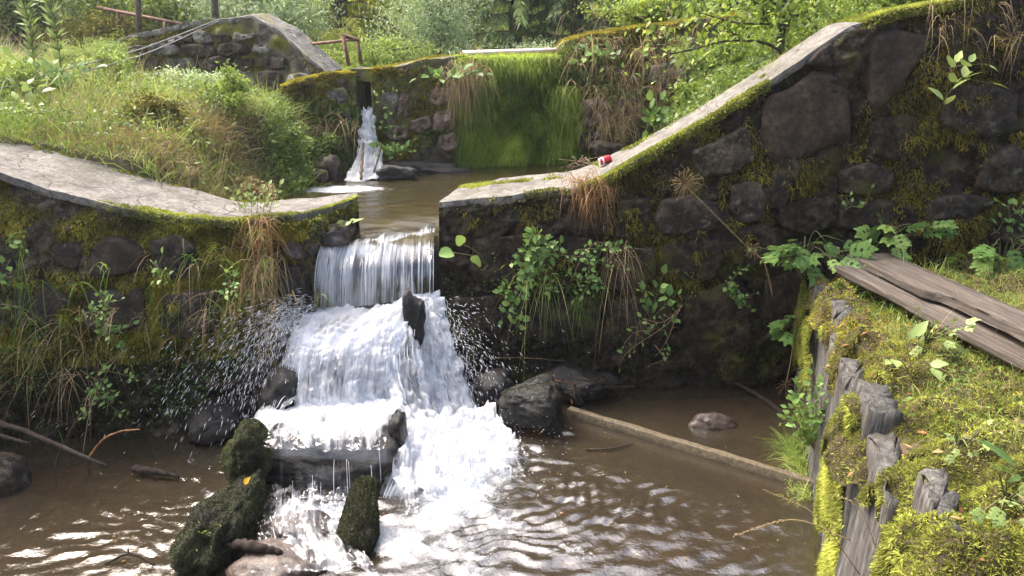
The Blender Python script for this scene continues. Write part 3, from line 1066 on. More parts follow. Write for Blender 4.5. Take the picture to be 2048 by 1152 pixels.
CV = RW['CT'].reshape(-1, 3)
CQ = grid_quads(RW['n'], RW['CT'].shape[1])[:, ::-1]
moss_on(RW['cap'], CV, None, CQ, 130000, M['moss_bright'], RWm_top, (0.014, 0.04), 0.009, seed=4, hang=-0.4)


def RWm_face(P, Nn):
    q = fbm(P, 1.6, 4, 81) + 0.35 * fbm(P, 7, 2, 82)
    d = edge_of(RW, P[:, 0]) - P[:, 2]
    a = sstep(0.15, 0.5, q) * 0.8
    a = np.maximum(a, 1.0 * gauss(P[:, 0], P[:, 2], at(1610, 350, y=YF)[[0, 2]], 0.12, 0.22))
    a = np.maximum(a, 0.8 * gauss(P[:, 0], P[:, 2], at(1290, 470, y=YF)[[0, 2]], 0.25, 0.18))
    a = np.maximum(a, 0.9 * gauss(P[:, 0], P[:, 2], at(1940, 90, y=YF)[[0, 2]], 0.22, 0.3))
    a = np.maximum(a, 0.9 * gauss(P[:, 0], P[:, 2], at(1270, 370, y=YF)[[0, 2]], 0.25, 0.18))
    a = a * (1 - 0.95 * gauss(P[:, 0], P[:, 2], at(1615, 235, y=YF)[[0, 2]], 0.45, 0.4))
    return np.clip(a, 0, 1)


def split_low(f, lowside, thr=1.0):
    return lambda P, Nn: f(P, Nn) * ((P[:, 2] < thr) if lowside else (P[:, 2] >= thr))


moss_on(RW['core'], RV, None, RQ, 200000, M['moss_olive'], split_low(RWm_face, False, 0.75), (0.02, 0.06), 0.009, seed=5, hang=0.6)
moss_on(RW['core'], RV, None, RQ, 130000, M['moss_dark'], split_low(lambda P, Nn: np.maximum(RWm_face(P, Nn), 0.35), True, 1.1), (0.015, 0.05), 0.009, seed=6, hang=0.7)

# ---- left front wall: flat tongue at the notch, rising to the left
lf_px = [(-520, 60, 5.3), (-300, 190, 5.45), (0, 345, 5.65), (100, 380, 5.7), (240, 416, 5.75), (360, 436, 5.82), (470, 441, 5.88), (600, 430, 6.08), (715, 396, 6.85)]
lf = [at(a, b, y=c) for a, b, c in lf_px]
lb_px = [(-700, 20, 6.5), (-350, 160, 6.55), (0, 285, 6.6), (100, 297, 6.6), (250, 342, 6.6), (370, 377, 6.62), (470, 401, 6.64), (560, 400, 6.75), (712, 388, 6.98)]
lback = [at(a, b, y=c) for a, b, c in lb_px]
lbase = [np.array([p[0], p[1] - 0.26, -0.35]) for p in lf]
lbase[-1] = np.array([lf[-1][0] + 0.02, 6.8, 0.8])
lbase[-2] = np.array([lf[-2][0] + 0.05, 6.0, -0.35])
wall_l = thing('stone_wall', 'mossy stone wall left of the falls with wide grey concrete top', 'wall', (-3, 6.0, 0))
LW = wall(wall_l, lf, lback, lbase, 0.022, M['mortar_low'], M['cap'], 0.065, 0.06, 23)
lst = [
    ([(168, 540), (190, 495), (215, 466), (258, 478), (291, 505), (286, 538), (230, 552), (180, 552)], red, 0.05, 0.1),
    ([(98, 500), (130, 474), (165, 470), (180, 485), (160, 540), (120, 530)], grey, 0.05, 0.25),
    ([(10, 470), (60, 480), (90, 500), (80, 545), (20, 540)], grey, 0.05, 0.4),
    ([(300, 480), (370, 470), (400, 510), (370, 560), (310, 550)], grey, 0.04, 0.5),
    ([(20, 570), (110, 560), (150, 600), (120, 650), (30, 650)], grey, 0.05, 0.5),
    ([(170, 580), (280, 575), (300, 640), (240, 670), (170, 650)], grey, 0.05, 0.5),
    ([(330, 590), (430, 580), (440, 660), (370, 680), (320, 650)], grey, 0.05, 0.5),
    ([(570, 470), (640, 460), (650, 500), (600, 520), (565, 505)], M['wet_brown'], 0.05, 0.5),
    ([(560, 530), (620, 530), (625, 590), (570, 600)], M['wet_rock'], 0.05, 0.5),
]
for k, (pl, mt, h, rg) in enumerate(lst):
    cy = sum(q[1] for q in pl) / len(pl)
    pts = []
    for a, b in pl:
        tt = (b - 420) / 450
        y0 = np.interp(a, [q[0] for q in lf_px], [q[2] for q in lf_px]) - 0.26 * tt
        pts.append(at(a, b, y=y0))
    stone(wall_l, pts, (-0.05, -1, 0.12), h, mt, 400 + k, rg, nb=34)
LV = LW['P'].reshape(-1, 3)
LQ = grid_quads(LW['n'], LW['m'])[:, ::-1]


def LWm_edge(P, Nn):
    d = edge_of(LW, P[:, 0]) - P[:, 2]
    q = fbm(P, 3.0, 3, 91)
    on = sstep(-3.0, -2.75, P[:, 0])
    return on * sstep(0.26 + 0.2 * q, 0.02, d)


def LWm_face(P, Nn):
    q = fbm(P, 1.5, 4, 93) + 0.3 * fbm(P, 7, 2, 94)
    zt = sstep(1.25, 1.0, P[:, 2])
    a = np.maximum(sstep(-0.45, 0.1, q) * zt, sstep(0.05, 0.4, q) * 0.5)
    a = np.maximum(a, sstep(-2.75, -2.4, P[:, 0]) * sstep(-0.4, 0.2, q))
    a = np.maximum(a, 0.9 * gauss(P[:, 0], P[:, 2], at(330, 600, y=5.65)[[0, 2]], 0.7, 0.22))
    a = a * (1 - gauss(P[:, 0], P[:, 2], at(225, 510, y=5.7)[[0, 2]], 0.24, 0.17))
    return np.clip(a, 0, 1) * sstep(-1.3, -1.75, P[:, 0])


moss_on(LW['core'], LV, None, LQ, 160000, M['moss_bright'], LWm_edge, (0.015, 0.04), 0.009, seed=13, hang=-0.2)
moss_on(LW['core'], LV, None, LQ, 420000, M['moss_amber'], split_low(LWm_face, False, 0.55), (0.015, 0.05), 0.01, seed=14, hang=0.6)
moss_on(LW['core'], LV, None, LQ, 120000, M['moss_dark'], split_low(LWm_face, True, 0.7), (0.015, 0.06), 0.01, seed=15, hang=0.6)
LCV = LW['CT'].reshape(-1, 3)
LCQ = grid_quads(LW['n'], LW['CT'].shape[1])[:, ::-1]


def LWm_cap(P, Nn):
    fy = np.interp(P[:, 0], LW['fr'][:, 0], LW['fr'][:, 1])
    by = np.interp(P[:, 0], LW['bk'][:, 0], LW['bk'][:, 1])
    d = P[:, 1] - fy
    q = fbm(P, 3.2, 3, 97)
    a = sstep(0.1 + 0.07 * q, 0.02, d) * sstep(-3.1, -2.7, P[:, 0])
    a = np.maximum(a, 0.6 * sstep(0.25, 0.5, q) * sstep(0.14, 0.02, np.minimum(d, by - P[:, 1])))
    return a


moss_on(LW['cap'], LCV, None, LCQ, 120000, M['moss_bright'], LWm_cap, (0.012, 0.032), 0.008, seed=16, hang=-0.4)

# ---- upper dam with its slot and spillway
ud_px = [(575, 165, 9.9), (650, 150, 10.1), (708, 143, 10.25)]
dam = thing('upper_dam', 'moss topped stone dam across the back of the upper pool', 'dam', (-0.5, 10.8, 1.2))


def dam_seg(pxs, seed, zb=0.9, th=0.75, base_off=0.12, amp=0.07):
    fr = [at(a, b, y=c) for a, b, c in pxs]
    bk = [p + [0.0, th, 0.02] for p in fr]
    bs = [np.array([p[0], p[1] - base_off, zb]) for p in fr]
    return wall(dam, fr, bk, bs, 0.04, M['far_mortar'], M['far_mortar'], amp, 0.08, seed, 0.03)


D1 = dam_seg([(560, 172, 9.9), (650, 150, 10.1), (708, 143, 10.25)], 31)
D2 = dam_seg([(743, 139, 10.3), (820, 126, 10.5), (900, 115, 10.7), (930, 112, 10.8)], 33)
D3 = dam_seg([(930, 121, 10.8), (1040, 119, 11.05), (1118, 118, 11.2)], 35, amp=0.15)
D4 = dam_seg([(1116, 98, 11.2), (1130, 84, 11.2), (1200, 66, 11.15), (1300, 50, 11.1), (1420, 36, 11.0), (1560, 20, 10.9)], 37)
# lintel over the slot and its back and sill
for (x0, x1, ytop, ybot, y0, y1, nm) in ((700, 752, 141, 163, 10.3, 11.0, 'lintel'), (700, 752, 330, 420, 10.45, 11.0, 'sill'), (698, 754, 163, 420, 10.95, 11.1, 'slot_back')):
    a = Acc()
    c0, c1 = at(x0, ytop, y=y0), at(x1, ybot, y=y0)
    n = 10
    xs = np.linspace(c0[0], c1[0], n)
    zs = np.linspace(c1[2], c0[2] + (0.02 if nm == 'lintel' else 0), n)
    X, Z = np.meshgrid(xs, zs, indexing='ij')
    Pf = np.stack([X, np.full_like(X, y0), Z], -1)
    Pf[..., 1] += (fbm(Pf.reshape(-1, 3), 6, 3, 5) * 0.025).reshape(n, n)
    a.add(Pf, None, grid_quads(n, n))
    Yt = np.linspace(y0, y1, n)
    X2, Y2 = np.meshgrid(xs, Yt, indexing='ij')
    for zz in (zs[-1], zs[0]):
        Pt = np.stack([X2, Y2, np.full_like(X2, zz)], -1)
        Pt[..., 2] += (fbm(Pt.reshape(-1, 3), 6, 3, 6) * 0.02).reshape(n, n) * (1 if zz == zs[-1] else 0)
        a.add(Pt, None, grid_quads(n, n))
    a.build(nm, M['far_mortar'] if nm == 'lintel' else M['wet_rock'], dam, smooth=True)
dst = [
    ([(757, 186), (795, 182), (800, 200), (792, 228), (782, 244), (770, 215)], 10.42, M['stone_far'], 0.09, 0.15),
    ([(800, 186), (822, 190), (812, 215), (796, 236)], 10.45, M['stone_pink'], 0.08, 0.4),
    ([(862, 178), (905, 172), (908, 200), (880, 214), (858, 205)], 10.6, M['stone_pink'], 0.07, 0.5),
    ([(870, 222), (905, 216), (912, 250), (895, 268), (866, 262)], 10.6, M['stone_pink'], 0.12, 0.6),
    ([(826, 240), (858, 232), (866, 252), (842, 268), (822, 262)], 10.5, M['stone_pink'], 0.12, 0.6),
    ([(882, 270), (912, 262), (915, 295), (890, 310), (876, 295)], 10.6, M['stone_pink'], 0.12, 0.6),
    ([(780, 250), (815, 252), (818, 275), (788, 285), (772, 270)], 10.4, M['stone_pink'], 0.1, 0.6),
    ([(650, 180), (690, 176), (700, 205), (660, 215)], 10.12, M['stone_far'], 0.05, 0.5),
    ([(652, 222), (700, 214), (704, 250), (660, 262)], 10.12, M['stone_far'], 0.05, 0.5),
    ([(1155, 205), (1200, 192), (1228, 215), (1215, 250), (1168, 255)], 11.05, M['stone_pink'], 0.14, 0.6),
    ([(1160, 265), (1215, 258), (1225, 290), (1180, 305), (1155, 295)], 11.05, M['stone_grey'], 0.16, 0.6),
    ([(1232, 200), (1280, 195), (1290, 240), (1240, 250)], 11.0, M['stone_pink'], 0.1, 0.6),
    ([(1300, 130), (1370, 120), (1390, 165), (1330, 180), (1295, 165)], 11.0, M['stone_far'], 0.08, 0.6),
    ([(1380, 110), (1420, 105), (1430, 150), (1395, 160)], 10.95, M['stone_far'], 0.08, 0.6),
    ([(1240, 258), (1290, 250), (1300, 280), (1255, 292)], 11.0, M['stone_grey'], 0.1, 0.6),
    ([(840, 300), (880, 290), (905, 318), (880, 335), (845, 330)], 10.45, M['stone_grey'], 0.1, 0.6),
]
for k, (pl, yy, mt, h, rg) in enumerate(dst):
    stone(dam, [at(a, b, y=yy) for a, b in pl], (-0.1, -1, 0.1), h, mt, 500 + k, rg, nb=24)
for DD, sd, nn in ((D1, 51, 16000), (D2, 52, 30000), (D4, 54, 40000)):
    V = DD['P'].reshape(-1, 3)
    Q = grid_quads(DD['n'], DD['m'])[:, ::-1]
    moss_on(DD['core'], V, None, Q, nn, M['moss_olive'], lambda P, Nn: np.clip(sstep(0.0, 0.5, fbm(P, 1.8, 4, 83)) + 0.15, 0, 1), (0.02, 0.06), 0.014, seed=sd, hang=0.5)
    V = DD['CT'].reshape(-1, 3)
    Q = grid_quads(DD['n'], DD['CT'].shape[1])[:, ::-1]
    moss_on(DD['cap'], V, None, Q, nn // 2, M['moss_gold'], lambda P, Nn: sstep(-0.4, 0.3, fbm(P, 1.5, 3, 85)), (0.02, 0.05), 0.014, seed=sd + 20, hang=-0.5)

# ---- left abutment with its pale sloping flank
ab = thing('stone_abutment', 'humped rubble stone abutment with pale sloping end, above the grass bank', 'wall', (-4.2, 11.6, 2.2))
af_px = [(190, 86, 11.9), (225, 80, 11.9), (330, 55, 11.8), (430, 38, 11.7), (505, 30, 11.6), (560, 62, 11.45), (610, 105, 11.3), (655, 146, 11.15)]
af = [at(a, b, y=c) for a, b, c in af_px]
abk = [p + np.array([0.12, 0.5, 0.05]) for p in af]
abs_ = [np.array([p[0], p[1] - 0.15, 1.6]) for p in af]
AB = wall(ab, af, abk, abs_, 0.04, M['far_mortar'], M['stone_far'], 0.07, 0.07, 41, 0.02)
afx = [p[0] for p in af]
afz = [p[2] for p in af]
afy = [p[1] for p in af]


def ab_top(s):
    return float(np.interp(s, afx, afz)) - 0.1


rubble(ab, ab_top, afx[0], afx[-1] - 0.05, 1.95, lambda s, z: np.array([s, np.interp(s, afx, afy) - 0.01 - 0.15 * max(0, (3.2 - z)) / 1.6, z]),
       (0.05, -1, 0.08), [M['stone_far'], M['stone_far'], M['stone_grey']], 0.2, (0.26, 0.55), 0.07, 61, 0.035)
V = AB['P'].reshape(-1, 3)
moss_on(AB['core'], V, None, grid_quads(AB['n'], AB['m'])[:, ::-1], 30000, M['moss_olive'], lambda P, Nn: sstep(0.1, 0.5, fbm(P, 2.0, 4, 87)), (0.02, 0.06), 0.014, seed=63, hang=0.3, lift=0.04)


# ------------------------------------------------------------------ rocks
def ico(sub):
    bm = bmesh.new()
    bmesh.ops.create_icosphere(bm, subdivisions=sub, radius=1.0)
    V = np.array([v.co[:] for v in bm.verts])
    T = np.array([[v.index for v in f.verts] for f in bm.faces])
    bm.free()
    return V, T


ICO = {k: ico(k) for k in (2, 3, 4, 5)}


def rock(name, label, c, half, mat, seed, p=3.2, rough=0.12, axis=None, roll=0.0, sub=4, cat='rock', moss=None, moss_n=9000, moss_len=(0.004, 0.013), group=None, root=None):
    """Boulder: a blocky rounded lump with ledges; axis turns its long x side along a direction."""
    V, T = ICO[sub]
    half = np.asarray(half, float)
    d = V / (np.abs(V) ** p).sum(1, keepdims=True) ** (1 / p)
    off = np.random.default_rng(seed).random(3) * 90
    k = fbm(d * 1.3 + off, 1.0, 4, seed) * rough + fbm(d + off, 4.5, 3, seed + 4) * rough * 0.35
    W_ = d * half * (1 + k)[:, None]
    # uneven taper so that no two sides match
    W_[:, 1:] *= (1 + 0.22 * np.sin(d[:, :1] * 2.0 + off[0]))
    if axis is not None:
        q = Vector(unit(np.asarray(axis, float))).to_track_quat('X', 'Z') @ Quaternion((1, 0, 0), roll)
        W_ = W_ @ np.array(q.to_matrix()).T
    c = np.asarray(c, float)
    if root is None:
        root = thing(name, label, cat, (c[0], c[1], c[2] - half[2]), group)
    o = put('body', raw_mesh('rock_body', W_ + c - wp(root), T, smooth=True, mats=[mat]), root)
    if moss is not None:
        moss_on(o, W_ + c, T, None, int(moss_n * 0.9), moss, lambda P, Nn: np.clip(sstep(-0.4, 0.3, Nn[:, 2] * 0.7 + 0.6 * fbm(P, 9, 3, seed)), 0.04, 1), moss_len, 0.005, seed=seed, hang=-0.1)
    return root


wet, wbr, dmr = M['wet_rock'], M['wet_brown'], M['dark_moss_rock']
rock('rock_ledge', 'dark wet rock sill under the top curtain of water', (-1.1, 6.9, 0.6), (0.62, 0.4, 0.66), wet, 601, 6, 0.04, axis=(1, 0.4, 0), sub=5)
rock('rock_ledge', 'dark wet block under the middle step of the waterfall', (-1.3, 6.12, 0.2), (0.5, 0.38, 0.36), wet, 602, 4, 0.1, sub=5)
rock('stone_slab', 'broad wet slab carrying the lowest white shelf of water', (-1.35, 5.06, 0.08), (0.56, 0.38, 0.18), wet, 603, 3.4, 0.12, sub=5)
rock('boulder', 'round moss covered boulder at the left end of the wet slab', at(497, 912, y=4.72), (0.14, 0.18, 0.18), dmr, 604, 2.6, 0.2, sub=5, moss=M['moss_green_dark'], moss_n=22000)
rock('boulder', 'black wet rock jutting through the white water beside the right chute', at(828, 645, y=5.98), (0.085, 0.12, 0.25), wet, 605, 2.6, 0.2)
rock('boulder', 'small split black rock at the right end of the lowest shelf', at(795, 858, y=5.0), (0.06, 0.07, 0.1), wet, 606, 3.4, 0.2)
rock('boulder', 'dark spray soaked boulder left of the middle step', at(572, 790, y=5.5), (0.17, 0.16, 0.17), wet, 607, 2.6, 0.2)
rock('boulder', 'wet black rock under the left spray at the wall foot', at(430, 845, y=5.5), (0.2, 0.18, 0.1), wet, 608, 2.6, 0.2)
a, b = at(500, 985, z=0.14), at(400, 1125, z=0.05)
rock('boulder', 'long dark mossy boulder with a grass tuft at bottom left of the falls', (a + b) / 2, (np.linalg.norm(a - b) / 2 + 0.09, 0.13, 0.16), dmr, 609, 2.8, 0.2, axis=b - a, sub=5, moss=M['moss_dark'], moss_n=34000)
a, b = at(728, 975, z=0.25), at(716, 1100, z=0.0)
rock('boulder', 'upright black mossy stone standing in the foam below the slab', (a + b) / 2, (np.linalg.norm(a - b) / 2 + 0.08, 0.1, 0.1), dmr, 610, 2.7, 0.14, axis=b - a, sub=5, moss=M['moss_dark'], moss_n=26000)
rock('boulder', 'flat reddish rock awash below the mossy boulders', at(560, 1135, z=0.0), (0.26, 0.17, 0.09), wbr, 611, 2.6, 0.2)
rock('boulder', 'low wet stone between the two mossy boulders', at(600, 1060, z=-0.02), (0.2, 0.12, 0.07), wbr, 612, 2.6, 0.2)
rock('boulder', 'mossy rock in the pool right of the cascade', at(1062, 808, y=5.65), (0.24, 0.22, 0.19), wet, 613, 3.0, 0.14, sub=5, moss=M['moss_dark'], moss_n=16000)
rock('boulder', 'low wet rock between the cascade and the mossy rock', at(985, 775, y=6.0), (0.16, 0.15, 0.12), wet, 614, 2.6, 0.2)
rock('boulder', 'wet rubble lump behind the mossy rock at the dark wall', at(1150, 772, y=6.2), (0.3, 0.18, 0.11), wet, 615, 2.6, 0.3)
rock('boulder', 'pointed brown stone rising from the shallow water by the beam', at(1425, 850, z=0.0), (0.2, 0.12, 0.13), wbr, 616, 1.5, 0.16, sub=4)
rock('boulder', 'grey rock at the left edge of the lower pool', at(8, 955, z=0.05), (0.13, 0.14, 0.12), M['stone_grey'], 617, 2.6, 0.2)
rock('boulder', 'black rock at the foot of the upper fall, right side', at(795, 350, z=1.4), (0.22, 0.14, 0.13), wet, 618, 2.6, 0.25)
rock('boulder', 'grey wet rock at the foot of the upper fall, left side', at(655, 348, y=9.5), (0.16, 0.16, 0.22), M['stone_grey'], 619, 2.6, 0.2)
rock('boulder', 'small pale stone on the bank left of the upper fall', at(640, 352, y=9.1), (0.09, 0.08, 0.06), M['stone_grey'], 620, 2.6, 0.2)
rock('boulder', 'dark mud bank below the dam right of the upper fall', at(845, 342, y=10.25), (0.5, 0.2, 0.13), wet, 621, 2.6, 0.25)
rock('boulder', 'wet rocky spur at the lip of the notch, left side', at(640, 468, y=6.45), (0.22, 0.26, 0.12), wbr, 622, 3.0, 0.2)
rock('boulder', 'grey stone at the pool edge under the right abutment', at(1215, 300, y=10.7), (0.22, 0.16, 0.12), M['stone_grey'], 623, 3.0, 0.2)


# ------------------------------------------------------------------ falling water
def sheet_grid(stations, ns, nt, bulge=0.0, seed=1, amp=0.02, lump=0.0):
    """stations: (left point, right point, density); returns points, density, flow coordinates."""
    Lp = spline([s[0] for s in stations], nt)
    Rp = spline([s[1] for s in stations], nt)
    dn = np.interp(np.linspace(0, len(stations) - 1, nt), range(len(stations)), [s[2] for s in stations])
    s = np.linspace(0, 1, ns)
    P = Lp[None] * (1 - s)[:, None, None] + Rp[None] * s[:, None, None]
    P[..., 1] -= bulge * np.sin(s * math.pi)[:, None]
    wid = np.linalg.norm(Lp - Rp, axis=1).mean()
    ln = np.concatenate([[0], np.cumsum(np.linalg.norm(np.diff((Lp + Rp) / 2, axis=0), axis=1))])
    U = np.stack(np.broadcast_arrays((s * wid)[:, None], ln[None], np.full((1, 1), seed * 3.7)), -1)
    nr = grid_normals(P)
    nr = np.where((nr * [0, -1, 0.6]).sum(-1, keepdims=True) < 0, -nr, nr)
    q = U * [9, 1.1, 1]
    P = P + nr * (fbm(q.reshape(-1, 3), 1.0, 3, seed).reshape(ns, nt) * amp)[..., None]
    if lump:
        P = P + nr * (np.abs(fbm(U.reshape(-1, 3), 9.0, 4, seed + 3)).reshape(ns, nt) * lump)[..., None]
    D = np.broadcast_to(dn[None], (ns, nt)).copy()
    ed = np.minimum(s, 1 - s)[:, None]
    D *= 0.72 + 0.28 * sstep(0.0, 0.1, ed)
    D *= 1 + 0.3 * fbm((U * [5, 3.2, 1]).reshape(-1, 3), 1.0, 3, seed + 41).reshape(ns, nt)
    return P, D, U, nr


def sheet(root, name, stations, ns, nt, mat, **kw):
    P, D, U, nr = sheet_grid(stations, ns, nt, **kw)
    me = raw_mesh(name, P.reshape(-1, 3) - wp(root), None, grid_quads(ns, nt), D.ravel(), U.reshape(-1, 3), True, [mat])
    put(name, me, root)
    return P, nr


def strands(root, P, nr, n, seed, wid=(0.004, 0.018), ln=(0.25, 0.9), off=(0.004, 0.03), name='strands', tlim=(0, 1), segs=9):
    """Threads of water running down a sheet."""
    rs = np.random.default_rng(seed)
    ns, nt = P.shape[:2]
    acc = Acc()
    for k in range(n):
        s = rs.random() * (ns - 1.001)
        t0 = rs.uniform(tlim[0], tlim[1] * 0.8)
        t1 = min(t0 + rs.uniform(*ln), tlim[1])
        t = np.linspace(t0, t1, segs) * (nt - 1.001)
        ss = np.clip(s + np.cumsum(rs.normal(size=segs)) * 0.12, 0, ns - 1.001)
        i, j = ss.astype(int), t.astype(int)
        fi, fj = (ss - i)[:, None], (t - j)[:, None]
        g = lambda A: (A[i, j] * (1 - fi) + A[i + 1, j] * fi) * (1 - fj) + (A[i, j + 1] * (1 - fi) + A[i + 1, j + 1] * fi) * fj
        c = g(P) + g(nr) * rs.uniform(*off)
        w = rs.uniform(*wid) * np.sin(np.linspace(0.25, math.pi - 0.15, segs)) * 0.5
        tube(acc, c, np.maximum(w, 0.0008), 4, cap=True)
    o = acc.build(name, M['drop'], root, smooth=True)
    o['kind'] = 'stuff'
    return o


def spray(root, name, P0, V0, T0, n, seed, ln=(0.012, 0.05), wd=(0.0025, 0.006), g=9.8):
    """Flying drops: longish beads along their path."""
    rs = np.random.default_rng(seed)
    tt = T0
    P = P0 + V0 * tt[:, None] + np.array([0, 0, -0.5 * g]) * (tt ** 2)[:, None]
    vel = unit(V0 + np.array([0, 0, -g]) * tt[:, None])
    keep = P[:, 2] > 0.02
    P, vel = P[keep], vel[keep]
    n = len(P)
    L = rs.uniform(*ln, n)[:, None] * rs.uniform(0.4, 1.2, n)[:, None]
    w = rs.uniform(*wd, n)[:, None]
    a = unit(np.cross(vel, [0.3, 1, 0.2]))
    b = np.cross(vel, a)
    V = np.stack([P - vel * L / 2, P + a * w, P + b * w, P - a * w, P - b * w, P + vel * L / 2], 1).reshape(-1, 3)
    f = np.array([[0, 2, 1], [0, 3, 2], [0, 4, 3], [0, 1, 4], [5, 1, 2], [5, 2, 3], [5, 3, 4], [5, 4, 1]])
    T = (np.arange(n)[:, None, None] * 6 + f[None]).reshape(-1, 3)
    o = put(name, raw_mesh(name, V - wp(root), T, smooth=True, mats=[M['drop']]), root)
    o['kind'] = 'stuff'
    return o


wf = thing('waterfall', 'white stepped waterfall pouring through the notch into the lower pool', 'waterfall', (-1.1, 5.6, 0))
# top curtain
lipL, lipR = at(640, 494, z=1.3), at(869, 464, z=1.3)
st1 = [(lipL + [0.03, 0.3, 0.02], lipR + [-0.01, 0.3, 0.02], 0.25), (lipL + [0, 0.08, 0.012], lipR + [0, 0.08, 0.012], 0.5),
       (lipL + [0, -0.03, -0.03], lipR + [0, -0.03, -0.03], 0.85), (at(630, 545, y=6.08), at(868, 520, y=6.42), 0.66),
       (at(627, 622, y=6.02), at(868, 590, y=6.34), 0.6)]
P1, n1 = sheet(wf, 'top_curtain', st1, 130, 60, M['fall'], bulge=0.03, seed=1, amp=0.018)
strands(wf, P1, n1, 36, 5, (0.002, 0.008), (0.3, 0.8), tlim=(0.3, 1.0))
sheet(wf, 'top_curtain_front', [(l + np.array([0, -0.035, 0.0]), r + np.array([0, -0.035, 0.0]), d * 0.85) for l, r, d in st1[1:]], 120, 60, M['fall'], bulge=0.03, seed=21, amp=0.03)
# first shelf and middle fall, bulging
st2 = [(at(640, 622, y=6.05), at(862, 588, y=6.4), 1.25), (at(612, 640, y=5.9), at(840, 604, y=6.12), 1.3), (at(590, 662, y=5.76), at(818, 640, y=5.9), 1.1),
       (at(572, 700, y=5.6), at(806, 690, y=5.74), 0.8), (at(560, 750, y=5.52), at(802, 745, y=5.62), 0.72), (at(556, 810, y=5.42), at(806, 800, y=5.52), 0.85)]
P2, n2 = sheet(wf, 'middle_fall', st2, 120, 80, M['fall2'], bulge=0.12, seed=2, amp=0.03, lump=0.05)
strands(wf, P2, n2, 24, 6, (0.002, 0.006), (0.1, 0.3), tlim=(0.35, 1.0))
sheet(wf, 'middle_fall_front', [(l + np.array([0.02, -0.05, 0.0]), r + np.array([-0.03, -0.05, 0.0]), d * 0.8) for l, r, d in st2[2:]], 110, 70, M['fall2'], bulge=0.13, seed=22, amp=0.04, lump=0.03)
# lowest shelf
st3 = [(at(590, 800, y=5.5), at(812, 792, y=5.52), 1.3), (at(530, 822, y=5.25), at(800, 815, y=5.3), 1.25), (at(496, 846, y=4.98), at(780, 842, y=5.1), 0.98),
       (at(480, 872, y=4.76), at(772, 880, y=4.78), 0.55), (at(490, 894, y=4.66), at(772, 903, y=4.68), 0.42)]
P3, n3 = sheet(wf, 'lower_shelf', st3, 110, 60, M['fall2'], bulge=0.03, seed=3, amp=0.015, lump=0.035)
st4 = [(at(560, 886, y=4.68), at(772, 896, y=4.7), 0.3), (at(560, 920, y=4.62), at(775, 930, y=4.64), 0.22), (at(560, 992, y=4.6), at(780, 1000, y=4.6), 0.24)]
P4, n4 = sheet(wf, 'thin_veil', st4, 80, 30, M['fall'], seed=4, amp=0.02)
strands(wf, P4, n4, 9, 7, (0.001, 0.004), (0.3, 0.9), tlim=(0.0, 1.0))
# right chute, steep, over several levels
st5 = [(at(832, 588, y=6.3), at(872, 584, y=6.42), 1.0), (at(838, 640, y=6.12), at(886, 636, y=6.28), 0.95), (at(836, 720, y=5.9), at(912, 712, y=6.1), 0.85),
       (at(842, 800, y=5.65), at(945, 800, y=5.9), 0.85), (at(852, 880, y=5.4), at(972, 875, y=5.58), 0.95)]
P5, n5 = sheet(wf, 'right_chute', st5, 70, 80, M['fall2'], bulge=0.05, seed=5, amp=0.05, lump=0.06)
strands(wf, P5, n5, 30, 8, (0.002, 0.005), (0.1, 0.25), (0.0, 0.09))
sheet(wf, 'right_chute_front', [(l + np.array([0.0, -0.06, 0.0]), r + np.array([0.03, -0.04, 0.0]), d * 0.75) for l, r, d in st5], 60, 80, M['fall2'], bulge=0.06, seed=25, amp=0.06, lump=0.05)
st6 = [(at(790, 640, y=5.95), at(826, 660, y=5.95), 0.9), (at(770, 720, y=5.66), at(842, 740, y=5.75), 0.85), (at(780, 800, y=5.45), at(858, 810, y=5.6), 0.85),
       (at(800, 850, y=5.2), at(878, 880, y=5.35), 0.8), (at(780, 930, y=4.85), at(885, 940, y=5.1), 0.7), (at(752, 1010, y=4.55), at(880, 985, y=4.85), 0.7), (at(760, 1062, y=4.32), at(860, 1015, y=4.7), 0.85)]
P6, n6 = sheet(wf, 'centre_chute', st6, 80, 110, M['fall2'], bulge=0.06, seed=6, amp=0.045, lump=0.06)
strands(wf, P6, n6, 36, 9, (0.002, 0.005), (0.06, 0.2), (0.0, 0.08))
st7 = [(at(595, 660, y=5.75), at(640, 650, y=5.8), 0.75), (at(560, 740, y=5.55), at(610, 740, y=5.5), 0.8), (at(530, 800, y=5.4), at(600, 800, y=5.38), 0.75), (at(490, 860, y=5.1), at(560, 840, y=5.1), 0.4)]
P7, n7 = sheet(wf, 'left_run', st7, 40, 60, M['fall2'], seed=7, amp=0.04, lump=0.05)
strands(wf, P7, n7, 20, 10, (0.002, 0.006), (0.2, 0.5), (0.0, 0.06))
st9 = [(at(800, 905, y=5.15), at(975, 850, y=5.62), 0.95), (at(790, 950, y=4.92), at(1000, 868, y=5.45), 1.15), (at(785, 1000, y=4.65), at(1025, 890, y=5.28), 1.0), (at(800, 1045, y=4.42), at(1045, 915, y=5.12), 0.7), (at(815, 1085, y=4.25), at(1060, 945, y=4.95), 0.35)]
st9 = [(p * [1, 1, 0] + [0, 0, h], q * [1, 1, 0] + [0, 0, h * 0.8], dd) for (p, q, dd), h in zip(st9, (0.24, 0.17, 0.1, 0.06, 0.03))]
sheet(wf, 'splash', st9, 120, 70, M['fall2'], seed=9, amp=0.05, lump=0.1)
